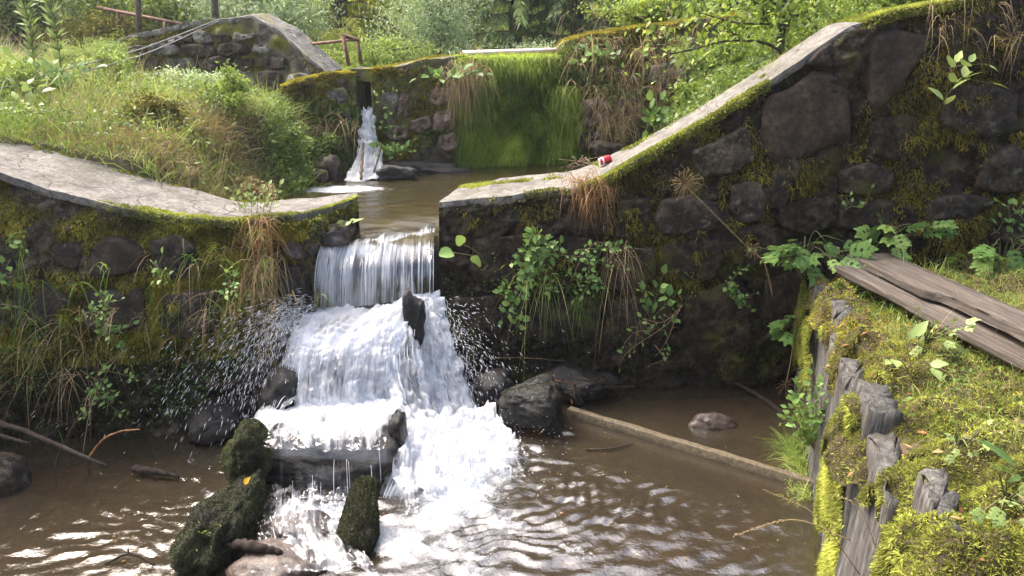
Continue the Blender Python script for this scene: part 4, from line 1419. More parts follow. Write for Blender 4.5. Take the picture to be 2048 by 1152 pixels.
# foaming run between the low boulders
st8 = [(at(540, 985, y=4.62), at(700, 985, y=4.62), 0.45), (at(545, 1030, y=4.42), at(690, 1030, y=4.42), 0.6), (at(520, 1080, y=4.15), at(690, 1085, y=4.15), 0.5), (at(520, 1150, y=3.85), at(740, 1150, y=3.85), 0.62), (at(500, 1190, y=3.7), at(760, 1190, y=3.7), 0.5)]
st8 = [(p * [1, 1, 0] + [0, 0, 0.06], q * [1, 1, 0] + [0, 0, 0.06], d) for p, q, d in st8]
sheet(wf, 'foaming_run', st8, 80, 80, M['fall2'], seed=8, amp=0.03, lump=0.06)


rs = np.random.default_rng(31)
n = 3600
P0 = np.stack([rs.uniform(-1.75, -1.5, n), rs.uniform(5.7, 6.05, n), rs.uniform(0.72, 0.95, n)], -1)
V0 = np.stack([-rs.gamma(2.2, 0.55, n), -rs.uniform(0.0, 1.3, n), rs.uniform(-0.2, 1.5, n)], -1)
spray(wf, 'left_spray', P0, V0, rs.uniform(0.05, 0.55, n), n, 32, (0.012, 0.08), (0.0009, 0.003))
n = 1200
P0 = np.stack([rs.uniform(-0.7, -0.4, n), rs.uniform(5.8, 6.2, n), rs.uniform(0.3, 0.9, n)], -1)
V0 = np.stack([rs.gamma(2.0, 0.4, n), -rs.uniform(0.0, 0.9, n), rs.uniform(-0.2, 1.3, n)], -1)
spray(wf, 'right_spray', P0, V0, rs.uniform(0.05, 0.45, n), n, 33, (0.01, 0.06), (0.0007, 0.0024))
n = 900
P0 = np.stack([rs.normal(IMP[0], 0.3, n), rs.normal(IMP[1], 0.35, n), np.full(n, 0.05)], -1)
V0 = np.stack([rs.normal(0.1, 0.6, n), rs.normal(-0.3, 0.6, n), rs.gamma(2, 0.6, n)], -1)
spray(wf, 'pool_spray', P0, V0, rs.uniform(0.02, 0.25, n), n, 34, (0.006, 0.02), (0.0008, 0.0026))

# upper fall out of the dam slot
uf = thing('waterfall', 'narrow white fall gushing from the slot in the upper dam', 'waterfall', (-2.0, 9.9, ZU))
su = [(at(728, 228, y=10.7), at(740, 226, y=10.7), 1.0), (at(727, 224, y=10.3), at(741, 222, y=10.3), 1.15), (at(727, 262, y=10.1), at(752, 262, y=10.12), 1.3), (at(716, 318, y=9.85), at(761, 316, y=9.9), 1.35), (at(690, 368, y=9.4), at(772, 360, y=9.55), 1.35)]
PU, nU = sheet(uf, 'gush', su, 60, 60, M['fall2'], bulge=0.06, seed=11, amp=0.05, lump=0.07)
strands(uf, PU, nU, 24, 12, (0.004, 0.012), (0.1, 0.3), (0.0, 0.05))


def stick(name, label, pts, r, mat, cat='branch', side=(), group=None, ns=7, wob=0.08, seed=1, n=18):
    pts = np.asarray(pts, float)
    root = thing(name, label, cat, pts[0] - [0, 0, r if not hasattr(r, '__len__') else r[0]], group)
    rs = np.random.default_rng(seed)
    q = spline(pts, n)
    q[1:-1] += rs.normal(size=(n - 2, 3)) * (r if not hasattr(r, '__len__') else max(r)) * 0.12
    rr = np.interp(np.linspace(0, 1, n), np.linspace(0, 1, len(r)), r) if hasattr(r, '__len__') else np.full(n, r)
    a = Acc()
    tube(a, q, rr, ns, wob=wob, rng=rs)
    a.build('stem', mat, root, smooth=True)
    for k, (t, off, r2) in enumerate(side):
        i = int(t * (n - 1))
        e = q[i] + np.asarray(off, float)
        m_ = (q[i] + e) / 2 + rs.normal(size=3) * 0.08 * np.linalg.norm(off)
        b = Acc()
        tube(b, spline([q[i], m_, e], 7), np.linspace(r2, r2 * 0.4, 7), 5, wob=wob, rng=rs)
        b.build('side_twig', mat, root, smooth=True)
    return root


stick('drift_stick', 'slim stick caught upright in the upper fall', [at(722, 358, y=9.3), at(724, 320, y=9.6), at(727, 285, y=9.8)], (0.02, 0.018, 0.012), M['twig'], seed=3)
stick('drift_stick', 'short leaning stick at the right edge of the upper fall', [at(748, 345, y=9.5), at(757, 312, y=9.62), at(763, 285, y=9.7)], (0.012, 0.01), M['twig'], seed=4)

# ------------------------------------------------------------------ timber revetment at the right
E = unit(np.array([0.267, 1.0, 0.0]))
NF = np.array([-E[1], E[0], 0.0])        # faces the pool
tw = thing('timber_revetment', 'weathered grey timber board wall overgrown with bright moss, right foreground', 'wall', (2.0, 4.2, 0))
rs = np.random.default_rng(77)
s_y = 2.0
kb = 0
TOPZ = 1.02
while s_y < 6.35:
    w = rs.uniform(0.34, 0.62)
    cx = float(x_timber(s_y + w / 2))
    up = [0.0, 0.08, -0.05, 0.07, 0.02, -0.06, 0.06, -0.04][kb % 8] + rs.uniform(-0.02, 0.02)
    th = rs.uniform(0.09, 0.15)
    nx, ny, nz = 26, 5, 26
    # board as a closed strip: outline across swept upwards
    uu = np.concatenate([np.linspace(-0.5, 0.5, nx), np.full(ny - 1, 0.5), np.linspace(0.5, -0.5, nx)[1:], np.full(ny - 1, -0.5)[:-1]])
    vv = np.concatenate([np.zeros(nx), np.linspace(0, 1, ny)[1:], np.ones(nx - 1), np.linspace(1, 0, ny)[1:-1]])
    m_ = len(uu)
    zz = np.linspace(-0.3, TOPZ + up, nz)
    slope = rs.uniform(-0.22, 0.22)
    jag = fbm(np.stack([uu * 7, vv * 3, np.full(m_, kb)], -1), 1.0, 4, 5) * 0.035 + uu * w * slope
    B = np.zeros((nz, m_, 3))
    for i, z in enumerate(zz):
        k = (i / (nz - 1)) ** 1.5
        g = fbm(np.stack([uu * 16 * w / 0.4, vv * 2 + kb, np.full(m_, z * 1.6)], -1), 1.0, 4, kb + 9) * 0.014
        B[i] = np.array([0, 0, z]) + E * (uu * w * 0.97)[:, None] + NF * (-(vv - 0.5) * th + g + rs.normal() * 0.001)[:, None]
        B[i, :, 2] += jag * k
    V = np.concatenate([B.reshape(-1, 3), [B[-1].mean(0)]])
    ii = np.arange(nz * m_).reshape(nz, m_)
    jj = np.roll(ii, -1, 1)
    Q = np.stack([ii[:-1], jj[:-1], jj[1:], ii[1:]], -1).reshape(-1, 4)
    T = np.stack([ii[-1], jj[-1], np.full(m_, nz * m_)], -1)
    o = put('board', raw_mesh('board', V, T, Q, mats=[M['timber']]), tw)
    o.location = Vector((cx + rs.normal() * 0.012, s_y + w / 2, 0)) - tw.location
    o.rotation_euler = (rs.normal() * 0.02, rs.normal() * 0.03 + 0.05, 0)
    s_y += w
    kb += 1
# mossy ground on top of it
ns_, nw_ = 190, 110
ss = np.linspace(1.9, 6.45, ns_)
ww = np.concatenate([np.linspace(-0.09, 0.2, 40), np.linspace(0.22, 3.6, nw_ - 40)])
SS, WW = np.meshgrid(ss, ww, indexing='ij')
wob_ = fbm(np.stack([SS, SS * 0, SS * 0], -1).reshape(-1, 3), 3.0, 4, 115).reshape(SS.shape) * 0.09 * sstep(0.35, 0.0, WW)
TP = np.stack([x_timber(SS) + WW + wob_, SS + WW * -0.05, np.zeros_like(SS)], -1)
q = TP.reshape(-1, 3)
lum = (np.abs(fbm(q, 2.4, 4, 101)) * 0.17 + fbm(q, 8, 3, 102) * 0.035).reshape(SS.shape)
TP[..., 2] = TOPZ - 0.03 + lum + 0.05 * sstep(0.2, 1.8, WW) - 0.16 * sstep(0.0, -0.09, WW) - 0.1 * sstep(0.25, -0.05, WW) * (fbm(q, 2.0, 2, 103).reshape(SS.shape) > 0.12)
tm = put('turf', raw_mesh('turf', TP.reshape(-1, 3) - wp(tw), None, grid_quads(ns_, nw_), smooth=True, mats=[rock_mat('mossy_turf', (0.025, 0.018, 0.01), (0.06, 0.045, 0.022), (0.11, 0.085, 0.045), 12, 0.95, (0.1, 0.1, 0.015), 0.35, 0.9, 0.03)]), tw)
tm['kind'] = 'stuff'
TV, TQ = TP.reshape(-1, 3), grid_quads(ns_, nw_)


def t_mask(P, Nn):
    w = P[:, 0] - x_timber(P[:, 1])
    q = fbm(P, 2.2, 3, 104)
    return np.clip(sstep(1.7, 0.9, w + 0.3 * q) * (0.6 + 0.45 * sstep(-0.3, 0.2, q)) * (0.3 + 0.75 * sstep(-0.6, -0.15, fbm(P, 5.5, 3, 108))), 0, 1)


def t_gold(P, Nn):
    return t_mask(P, Nn) * np.clip(gauss(P[:, 0], P[:, 1], at(1745, 650, z=1.05), 0.5, 0.7) + 0.25 * sstep(0.1, 0.4, fbm(P, 1.6, 3, 105)), 0, 1)


def near(P):
    return np.clip((3.2 / np.hypot(P[:, 0], P[:, 1])) ** 1.3, 0.25, 1.0)


moss_on(tm, TV, None, TQ, 560000, M['moss_bright'], lambda P, Nn: t_mask(P, Nn) * (1 - 0.8 * t_gold(P, Nn)) * near(P), (0.009, 0.028), 0.0055, seed=41, hang=-0.3)
moss_on(tm, TV, None, TQ, 70000, M['moss_green'], lambda P, Nn: sstep(0.0, 0.3, fbm(P, 3.1, 3, 107)) * near(P), (0.012, 0.035), 0.006, seed=44, hang=-0.3)
moss_on(tm, TV, None, TQ, 120000, M['moss_gold'], t_gold, (0.012, 0.035), 0.007, seed=42, hang=-0.3)
# moss hanging down the boards
fs = np.linspace(1.9, 6.4, 120)
fz = np.linspace(-0.02, TOPZ + 0.02, 30)
FS, FZ = np.meshgrid(fs, fz, indexing='ij')
FP = np.stack([x_timber(FS), FS, FZ], -1) + NF * 0.055
fq = FP.reshape(-1, 3)
bul = np.clip(fbm(fq * [1, 1, 0.55], 3.0, 4, 111) * 1.2 - 0.1 + 1.0 * gauss(fq[:, 1], fq[:, 2], (3.95, 0.6), 0.25, 0.4) - 1.0 * gauss(fq[:, 1], fq[:, 2], (4.7, 0.8), 0.25, 0.5) - 0.9 * gauss(fq[:, 1], fq[:, 2], (3.3, 0.8), 0.28, 0.5), -0.1, 1)
FP = FP + NF * (np.clip(bul, 0, 1) * 0.05).reshape(FS.shape)[..., None]


def f_mask(P, Nn):
    return sstep(0.1, 0.35, fbm(P * [1, 1, 0.55], 3.0, 4, 111) * 1.2 - 0.1 + 1.0 * gauss(P[:, 1], P[:, 2], (3.95, 0.6), 0.25, 0.4) - 1.0 * gauss(P[:, 1], P[:, 2], (4.7, 0.8), 0.25, 0.5) - 0.9 * gauss(P[:, 1], P[:, 2], (3.3, 0.8), 0.28, 0.5))


moss_on(tw, FP.reshape(-1, 3), None, grid_quads(120, 30), 190000, M['moss_bright'], f_mask, (0.012, 0.04), 0.007, seed=43, hang=0.3)

# ------------------------------------------------------------------ plank walkway
def plank(name, label, A, B, width, thick, seed, split=False):
    A, B = np.asarray(A, float), np.asarray(B, float)
    d = B - A
    L = np.linalg.norm(d)
    nx, ny = 60, 12
    u = np.linspace(0, 1, nx)
    prof = []
    for v in np.linspace(-0.5, 0.5, ny):
        prof.append((v, 0.5))
    prof += [(0.5, 0.25), (0.5, -0.25)]
    for v in np.linspace(0.5, -0.5, ny):
        prof.append((v, -0.5))
    prof += [(-0.5, -0.25), (-0.5, 0.25)]
    prof = np.array(prof)
    m_ = len(prof)
    P = np.zeros((nx, m_, 3))
    for i, t in enumerate(u):
        e = fbm(np.stack([np.full(m_, t * 5), prof[:, 0] * 2, prof[:, 1] * 2 + seed], -1), 1.2, 3, seed) * 0.006
        yy = prof[:, 0] * width
        if split:                       # the near half has lost a long splinter on its pool side
            cut = sstep(0.42, 0.47, t) * (0.22 + 0.1 * (t - 0.4)) + 0.012 * vn(np.array([[t * 9, 0, seed]]))[0]
            yy = np.maximum(yy, -0.5 * width + cut * width)
        P[i] = np.stack([np.full(m_, t * L) + fbm(np.stack([prof[:, 0] * 9, prof[:, 1], prof[:, 0] * 0 + i], -1), 1, 2, 3) * (0.02 if i in (0, nx - 1) else 0), yy + e, prof[:, 1] * thick + e], -1)
    V = np.concatenate([P.reshape(-1, 3), [P[0].mean(0), P[-1].mean(0)]])
    ii = np.arange(nx * m_).reshape(nx, m_)
    jj = np.roll(ii, -1, 1)
    Q = np.stack([ii[:-1], ii[1:], jj[1:], jj[:-1]], -1).reshape(-1, 4)
    T = np.concatenate([np.stack([ii[0], jj[0], np.full(m_, nx * m_)], -1), np.stack([jj[-1], ii[-1], np.full(m_, nx * m_ + 1)], -1)])
    o = put(name, raw_mesh(name, V, T, Q, mats=[M['plank']]))
    o.location = A
    o.rotation_euler = Vector(d).to_track_quat('X', 'Z').to_euler()
    return tag(o, label, 'plank', 'walkway planks on the mossy bank')


pl0 = at(1705, 524, z=1.2)
pA = at(1692, 530, z=1.19)
pB = at(2200, 785, z=1.12)
pC = at(1735, 514, z=1.24)
pD = at(2230, 742, z=1.24)
plank('plank', 'worn brown plank nearer the pool, lying lower beside the split plank', pA, pB, 0.3, 0.05, 5)
plank('plank', 'worn brown plank with a long split edge, farther from the pool', pC, pD, 0.34, 0.06, 6, True)

# ------------------------------------------------------------------ things lying about
bA, bB = at(1138, 818, z=0.05), at(1652, 972, z=0.05)
d = bB - bA
Lb = np.linalg.norm(d)
nx = 40
bp = np.array([(-.5, .46), (-.46, .5), (.0, .5), (.46, .5), (.5, .46), (.5, 0), (.5, -.5), (-.5, -.5), (-.5, 0)])
P = np.zeros((nx, 9, 3))
for i in range(nx):
    g = fbm(np.stack([np.full(9, i * 0.25), bp[:, 0], bp[:, 1]], -1), 2, 3, 8) * 0.006
    P[i] = np.stack([np.full(9, i / (nx - 1) * Lb), bp[:, 0] * 0.062 + g * 0.4, bp[:, 1] * 0.1 + g * 0.4], -1)
ii = np.arange(nx * 9).reshape(nx, 9)
jj = np.roll(ii, -1, 1)
V = np.concatenate([P.reshape(-1, 3), [P[0].mean(0), P[-1].mean(0)]])
T = np.concatenate([np.stack([jj[0], ii[0], np.full(9, nx * 9)], -1), np.stack([ii[-1], jj[-1], np.full(9, nx * 9 + 1)], -1)])
beam = put('beam', raw_mesh('beam', V, T, np.stack([ii[:-1], jj[:-1], jj[1:], ii[1:]], -1).reshape(-1, 4), mats=[M['beam']]))
beam.location = bA - [0, 0, 0.035]
beam.rotation_euler = Vector(d).to_track_quat('X', 'Z').to_euler()
tag(beam, 'long straight sandy beam lying across the shallow pool', 'beam')

stick('branch', 'orange barked stick standing along the foot of the timber wall', [at(1640, 935, z=0.1), at(1660, 1040, z=0.12), at(1682, 1180, z=0.15)], (0.018, 0.02, 0.017), M['orange_bark'], seed=11)
stick('branch', 'dark bent branch half sunk in the shallows by the timber wall', [at(1470, 765, z=0.05), at(1530, 800, z=0.02), at(1590, 850, z=0.0), at(1620, 890, z=-0.03)], (0.014, 0.022, 0.02, 0.012), M['twig_dark'], seed=12)
stick('branch', 'dark fallen branch reaching over the pool from the left edge', [at(-120, 805, y=4.9), at(60, 868, y=4.75), at(215, 933, y=4.55)], (0.024, 0.02, 0.012), M['twig_dark'], seed=13,
      side=[(0.72, (-0.02, -0.1, -0.26), 0.007), (0.93, (0, -0.05, -0.12), 0.006), (0.8, (0.14, -0.06, -0.14), 0.006), (0.6, (0.18, 0.1, 0.1), 0.005)])
stick('branch', 'thin grey branch below the dark one at the left edge', [at(-60, 865, y=4.8), at(0, 872, y=4.75), at(58, 888, y=4.7)], (0.02, 0.016, 0.01), M['twig_dark'], seed=14)
stick('twig', 'orange twig arching above the left pool', [at(180, 912, y=4.6), at(205, 880, y=4.6), at(240, 863, y=4.6), at(280, 859, y=4.6)], (0.007, 0.006, 0.004), M['orange_bark'], seed=15, cat='twig')
stick('branch', 'short black branch lying awash left of the falls', [at(268, 938, z=0.04), at(310, 943, z=0.05), at(358, 955, z=0.02)], (0.028, 0.026, 0.012), M['twig_dark'], seed=16)
stick('twig', 'forked black twig poking from the pool at the bottom left', [at(210, 1128, z=0.0), at(262, 1108, z=0.06), at(308, 1130, z=0.02)], (0.006, 0.008, 0.006), M['twig_dark'], seed=17, cat='twig', side=[(0.5, (0.0, 0.02, 0.05), 0.005)])
stick('twig', 'long thin twig leaning on the rock sill below the dark wall', [at(975, 716, y=6.3), at(1050, 716, y=6.3), at(1130, 722, y=6.3)], (0.004, 0.005, 0.003), M['twig'], seed=18, cat='twig')
stick('branch', 'dark root like branch awash between the low boulders', [at(455, 1090, z=0.1), at(510, 1092, z=0.14), at(562, 1108, z=0.1)], (0.03, 0.034, 0.02), M['twig_dark'], seed=19)
stick('twig', 'sunken twig in the brown shallows right of the foam', [at(1170, 900, z=0.01), at(1220, 897, z=0.02), at(1265, 888, z=0.01)], (0.006, 0.008, 0.004), M['twig_dark'], seed=20, cat='twig')
tq = thing('twig_heap', 'tangle of dark and reddish twigs on the wet rubble by the dark wall', 'twigs', at(1165, 775, y=6.1))
rs = np.random.default_rng(9)
for k in range(26):
    c = at(rs.uniform(1090, 1215), rs.uniform(750, 795), y=rs.uniform(5.95, 6.15))
    dv = rs.normal(size=3) * [0.12, 0.07, 0.05]
    a = Acc()
    tube(a, spline([c - dv, c + rs.normal(size=3) * 0.015, c + dv], 6), np.linspace(0.007, 0.003, 6), 5)
    a.build('twig', M['orange_bark'] if k % 4 == 0 else M['twig_dark'], tq, smooth=True)
tq = thing('twig_heap', 'grey drift twigs in the water beside the red can', 'twigs', at(1185, 332, y=7.5))
for k in range(14):
    c = at(rs.uniform(1150, 1200), rs.uniform(322, 336), y=rs.uniform(7.45, 7.7))
    dv = rs.normal(size=3) * [0.13, 0.07, 0.04]
    a = Acc()
    tube(a, spline([c - dv, c + rs.normal(size=3) * 0.02, c + dv], 6), np.linspace(0.008, 0.004, 6), 5)
    a.build('twig', M['twig'], tq, smooth=True)

rs = np.random.default_rng(161)
P = np.stack([rs.uniform(-4, 1.9, 170), rs.uniform(3.2, 6.2, 170), np.full(170, 0.014)], -1)
a = Acc()
leaflets(a, P, rand_dirs(170, rs) * [1, 1, 0.05], unit(rs.normal(size=P.shape) * 0.12 + [0, 0, 1]), rs.uniform(0.008, 0.03, 170), rs.uniform(0.005, 0.016, 170), rs)
tag(a.build('floating_litter', M['grass_rust']), 'small leaf scraps floating on the lower pool', 'leaf litter', kind='stuff')
# drinks can
cn = at(1210, 320, y=6.98)
can = thing('drinks_can', 'red drinks can lying on the far edge of the ramped wall', 'can', cn)
ax = unit(np.array([0.93, 0.2, 0.28]))
n_ = 24


def lathe(prof, mat, name, parent):
    a = Acc()
    pts = np.array([cn + ax * p[0] for p in prof])
    th = np.linspace(0, 2 * math.pi, n_, endpoint=False)
    e1 = unit(np.cross(ax, [0, 0, 1.0]))
    e2 = np.cross(ax, e1)
    V = pts[:, None] + np.array([p[1] for p in prof])[:, None, None] * (e1 * np.cos(th)[:, None] + e2 * np.sin(th)[:, None])[None]
    k = len(prof)
    i = np.arange(k * n_).reshape(k, n_)
    j = np.roll(i, -1, 1)
    a.add(V.reshape(-1, 3), None, np.stack([i[:-1], j[:-1], j[1:], i[1:]], -1).reshape(-1, 4))
    return a.build(name, mat, parent, smooth=True)


lathe([(-0.052, 0.029), (-0.046, 0.033), (0.046, 0.033), (0.054, 0.027)], M['red'], 'body', can)
lathe([(-0.048, 0.0), (-0.05, 0.024), (-0.057, 0.0265), (-0.057, 0.028), (-0.052, 0.0295)], M['alu'], 'lid', can)
lathe([(0.0535, 0.0275), (0.058, 0.025), (0.05, 0.018), (0.05, 0.0)], M['alu'], 'base', can)
lathe([(-0.03, 0.0332), (-0.03, 0.0336), (-0.016, 0.0336), (-0.016, 0.0332)], plain_mat('can_white', (0.8, 0.8, 0.8), 0.35), 'white_band', can)

# ---- rails, posts and cables at the upper dam
def bar(root, A, B, w, name, mat, ns=4):
    a = Acc()
    tube(a, np.array([A, (np.asarray(A) + B) / 2, B]), w, ns)
    return a.build(name, mat, root)


fr_ = thing('iron_frame', 'rusty angle iron frame standing on the upper dam', 'railing', at(700, 130, y=10.7))
yA = 10.75
bar(fr_, at(698, 132, y=yA), at(686, 72, y=yA), 0.026, 'post', M['rust'])
bar(fr_, at(722, 128, y=yA + 0.5), at(715, 80, y=yA + 0.5), 0.026, 'post', M['rust'])
bar(fr_, at(684, 71, y=yA), at(717, 80, y=yA + 0.5), 0.026, 'top_bar', M['rust'])
bar(fr_, at(714, 79, y=yA + 0.4), at(600, 90, y=yA + 1.2), 0.022, 'rail', M['rust'])
bar(fr_, at(602, 150, y=yA + 1.2), at(602, 84, y=yA + 1.2), 0.024, 'post', M['rust'])
pr = thing('rail', 'pale pinkish rail across the spillway of the upper dam', 'railing', at(1020, 112, y=11.6))
bar(pr, at(925, 107, y=11.5), at(1122, 101, y=11.7), 0.04, 'beam', M['pink_rail'])
bar(pr, at(925, 140, y=11.5), at(925, 104, y=11.5), 0.035, 'bracket', M['rust'])
bar(pr, at(1122, 140, y=11.7), at(1122, 99, y=11.7), 0.035, 'bracket', M['rust'])
lr = thing('rail', 'rusty rail with posts behind the left abutment', 'railing', at(300, 70, y=13))
bar(lr, at(195, 15, y=13.2), at(365, 49, y=12.4), 0.028, 'top_rail', M['rust'])
bar(lr, at(238, 80, y=13.0), at(236, 22, y=13.0), 0.03, 'post', M['rust'])
bar(lr, at(330, 80, y=12.55), at(330, 42, y=12.55), 0.03, 'post', M['rust'])
po = thing('post', 'grey weathered post left of the abutment', 'post', at(280, 90, y=12.6))
bar(po, at(282, 100, y=12.6), at(272, -60, y=12.6), 0.045, 'shaft', M['bark'], 7)
po = thing('post', 'grey post rising behind the peak of the abutment', 'post', at(432, 60, y=12.3))
bar(po, at(434, 90, y=12.3), at(424, -90, y=12.3), 0.05, 'shaft', M['bark'], 7)
for k, (p0, p1, p2, lb) in enumerate((((440, 38, 11.6), (250, 108, 9.6), (-60, 178, 7.6), 'upper of two grey cables slanting over the grass bank'),
                                      ((438, 42, 11.6), (260, 118, 9.5), (-60, 190, 7.5), 'lower of two grey cables slanting over the grass bank'))):
    cb = thing('cable', lb, 'cable', at(p1[0], p1[1], y=p1[2]))
    a = Acc()
    tube(a, spline([at(q[0], q[1], y=q[2]) for q in (p0, p1, p2)], 24), 0.0075, 6)
    a.build('line', M['cable'], cb, smooth=True)


# ------------------------------------------------------------------ leaves and plants
def leaf_shape(kind):
    if kind == 'ovate':
        t = np.array([0, .12, .3, .5, .7, .87, 1.0])
        w = np.array([.02, .2, .31, .3, .21, .1, .005])
    elif kind == 'lance':
        t = np.array([0, .15, .4, .7, 1.0])
        w = np.array([.015, .07, .095, .06, .003])
    elif kind == 'heart':
        t = np.array([0, .06, .25, .5, .75, 1.0])
        w = np.array([.16, .36, .43, .34, .17, .01])
    else:
        t = np.array([0, .05, .2, .45, .7, .9, 1.0])
        w = np.array([.2, .36, .5, .55, .46, .26, .08])
    return t, w


def blade_mesh(kind, cup=0.1, bend=0.18, teeth=0.0):
    t, w = leaf_shape(kind)
    V = []
    for k, (a, b) in enumerate(zip(t, w)):
        z = -bend * a * a
        j = 1 + teeth * (1 if k % 2 else -1)
        V += [(-b * j, a, z + cup * b), (-b * .5, a, z + cup * b * .3), (0, a, z), (b * .5, a, z + cup * b * .3), (b * j, a, z + cup * b)]
    return np.array(V), grid_quads(len(t), 5)


def compound(pairs=3, cut=True, seed=1):
    """A divided leaf: toothed leaflets on a thin stalk."""
    rs = np.random.default_rng(seed)
    acc = Acc()
    V, Q = blade_mesh('ovate', 0.15, 0.25, 0.22)
    lv, lq = blade_mesh('lance', 0.15, 0.1)

    def put_leaf(base, ang, size, roll):
        A = V.copy() * size
        c, s = math.cos(ang), math.sin(ang)
        A = np.stack([A[:, 0] * c + A[:, 1] * s, -A[:, 0] * s + A[:, 1] * c, A[:, 2] + roll * A[:, 0]], -1)
        acc.add(A + base, None, Q)
        if cut:                           # side lobes
            for g in (-1, 1):
                for tpos, ls in ((0.25, 0.5), (0.5, 0.4)):
                    B = lv * [2.4, 1, 1] * size * ls
                    an = ang + g * 0.75
                    cb, sb = math.cos(an), math.sin(an)
                    B = np.stack([B[:, 0] * cb + B[:, 1] * sb, -B[:, 0] * sb + B[:, 1] * cb, B[:, 2] + 0.003], -1)
                    acc.add(B + base + np.array([s, c, -0.06 * tpos]) * size * tpos, None, lq)
    put_leaf(np.array([0, .62, -.08]), 0.0, 0.42, 0)
    for k in range(pairs):
        y = 0.62 - k * 0.2
        sz = 0.36 - 0.03 * k
        for g in (-1, 1):
            put_leaf(np.array([0.01 * g, y, -.08 * y]), g * rs.uniform(0.85, 1.15), sz * rs.uniform(0.85, 1.1), 0.1 * g)
    tube(acc, np.array([[0, 0, 0], [0, .3, -.02], [0, .64, -.085]]), 0.008, 4)
    return acc


LEAF = {}
for kd in ('ovate', 'lance', 'heart', 'round'):
    V, Q = blade_mesh(kd, 0.12 if kd != 'round' else 0.2, 0.2, 0.06 if kd == 'ovate' else 0.0)
    for mk in ('lf', 'lf_pale', 'lf_yellow'):
        LEAF[kd, mk] = raw_mesh(kd + '_leaf', V, None, Q, smooth=True, mats=[M[mk]])
for mk in ('lf', 'lf_pale'):
    ac = compound()
    V, T, Q, _ = ac.arrays()
    LEAF['compound', mk] = raw_mesh('divided_leaf', V, T, Q, smooth=True, mats=[M[mk]])
    ac = compound(2, False, 3)
    V, T, Q, _ = ac.arrays()
    LEAF['trefoil', mk] = raw_mesh('bramble_leaf', V, T, Q, smooth=True, mats=[M[mk]])


def leaf(root, kind, pos, d, nrm, size, mk='lf', name='leaf', wide=1.0):
    y = unit(d)
    z = unit(nrm - (nrm * y).sum() * y)
    x = np.cross(y, z)
    o = bpy.data.objects.new(name, LEAF[kind, mk])
    C.objects.link(o)
    o.parent = root
    m = Matrix.Identity(4)
    p = np.asarray(pos) - wp(root)
    for i in range(3):
        m[i][0], m[i][1], m[i][2], m[i][3] = x[i] * size * wide, y[i] * size, z[i] * size, p[i]
    o.matrix_basis = m
    return o


def plant(name, label, base, stems, kind, n, size, mk='lf', cat='plant', nrm=(0, -0.7, 0.7), spread=0.6, stem_r=0.003, stem_mat='stem', seed=1, group=None, from_t=0.15, petiole=0.03, up=0.3, tipleaf=True):
    """A plant thing: stem meshes and single leaves along them."""
    rs = np.random.default_rng(seed)
    base = np.asarray(base, float)
    root = thing(name, label, cat, base, group)
    a = Acc()
    todo = []
    cur = [spline(s, 14) for s in stems]
    for c in cur:
        tube(a, c, np.linspace(stem_r, stem_r * 0.5, 14), 5)
    nrm = np.asarray(nrm, float)
    lens = np.array([np.linalg.norm(np.diff(c, axis=0), axis=1).sum() for c in cur])
    cnt = np.maximum(1, np.round(n * lens / lens.sum()).astype(int))
    for c, k in zip(cur, cnt):
        tg = unit(np.gradient(c, axis=0))
        for i in range(k):
            t = from_t + (1 - from_t) * (i + rs.random() * 0.6) / k
            if tipleaf and i == k - 1:
                t = 1.0
            j = min(int(t * 13), 13)
            p = c[j]
            sd = unit(np.cross(tg[j], nrm)) * (1 if i % 2 else -1)
            dv = unit(tg[j] * rs.uniform(0.1, 0.9) + sd * rs.uniform(0.5, 1.1) + rs.normal(size=3) * spread * 0.5 + np.array([0, 0, up]) + nrm * 0.3)
            if t == 1.0:
                dv = unit(tg[j] + rs.normal(size=3) * 0.3)
            q = p + dv * petiole * rs.uniform(0.5, 1.5)
            tube(a, np.array([p, (p + q) / 2, q]), stem_r * 0.5, 4)
            todo.append((q, dv, nrm + rs.normal(size=3) * spread, size * rs.uniform(0.55, 1.2)))
    so = a.build('stem', M[stem_mat], root, smooth=True)
    for q, dv, nv, sz in todo:
        leaf(so, kind, q, dv, nv, sz, mk)
    return root


def hang(px0, py0, px1, py1, y, seed, k=4, jit=12):
    rs = np.random.default_rng(seed)
    out = []
    for i in range(k):
        t = i / (k - 1)
        out.append(at(px0 + (px1 - px0) * t + rs.normal() * jit * (0 < i), py0 + (py1 - py0) * t + rs.normal() * jit * (0 < i), y=y - 0.05 - 0.05 * math.sin(t * 3)))
    return out


YW = YF - 0.1
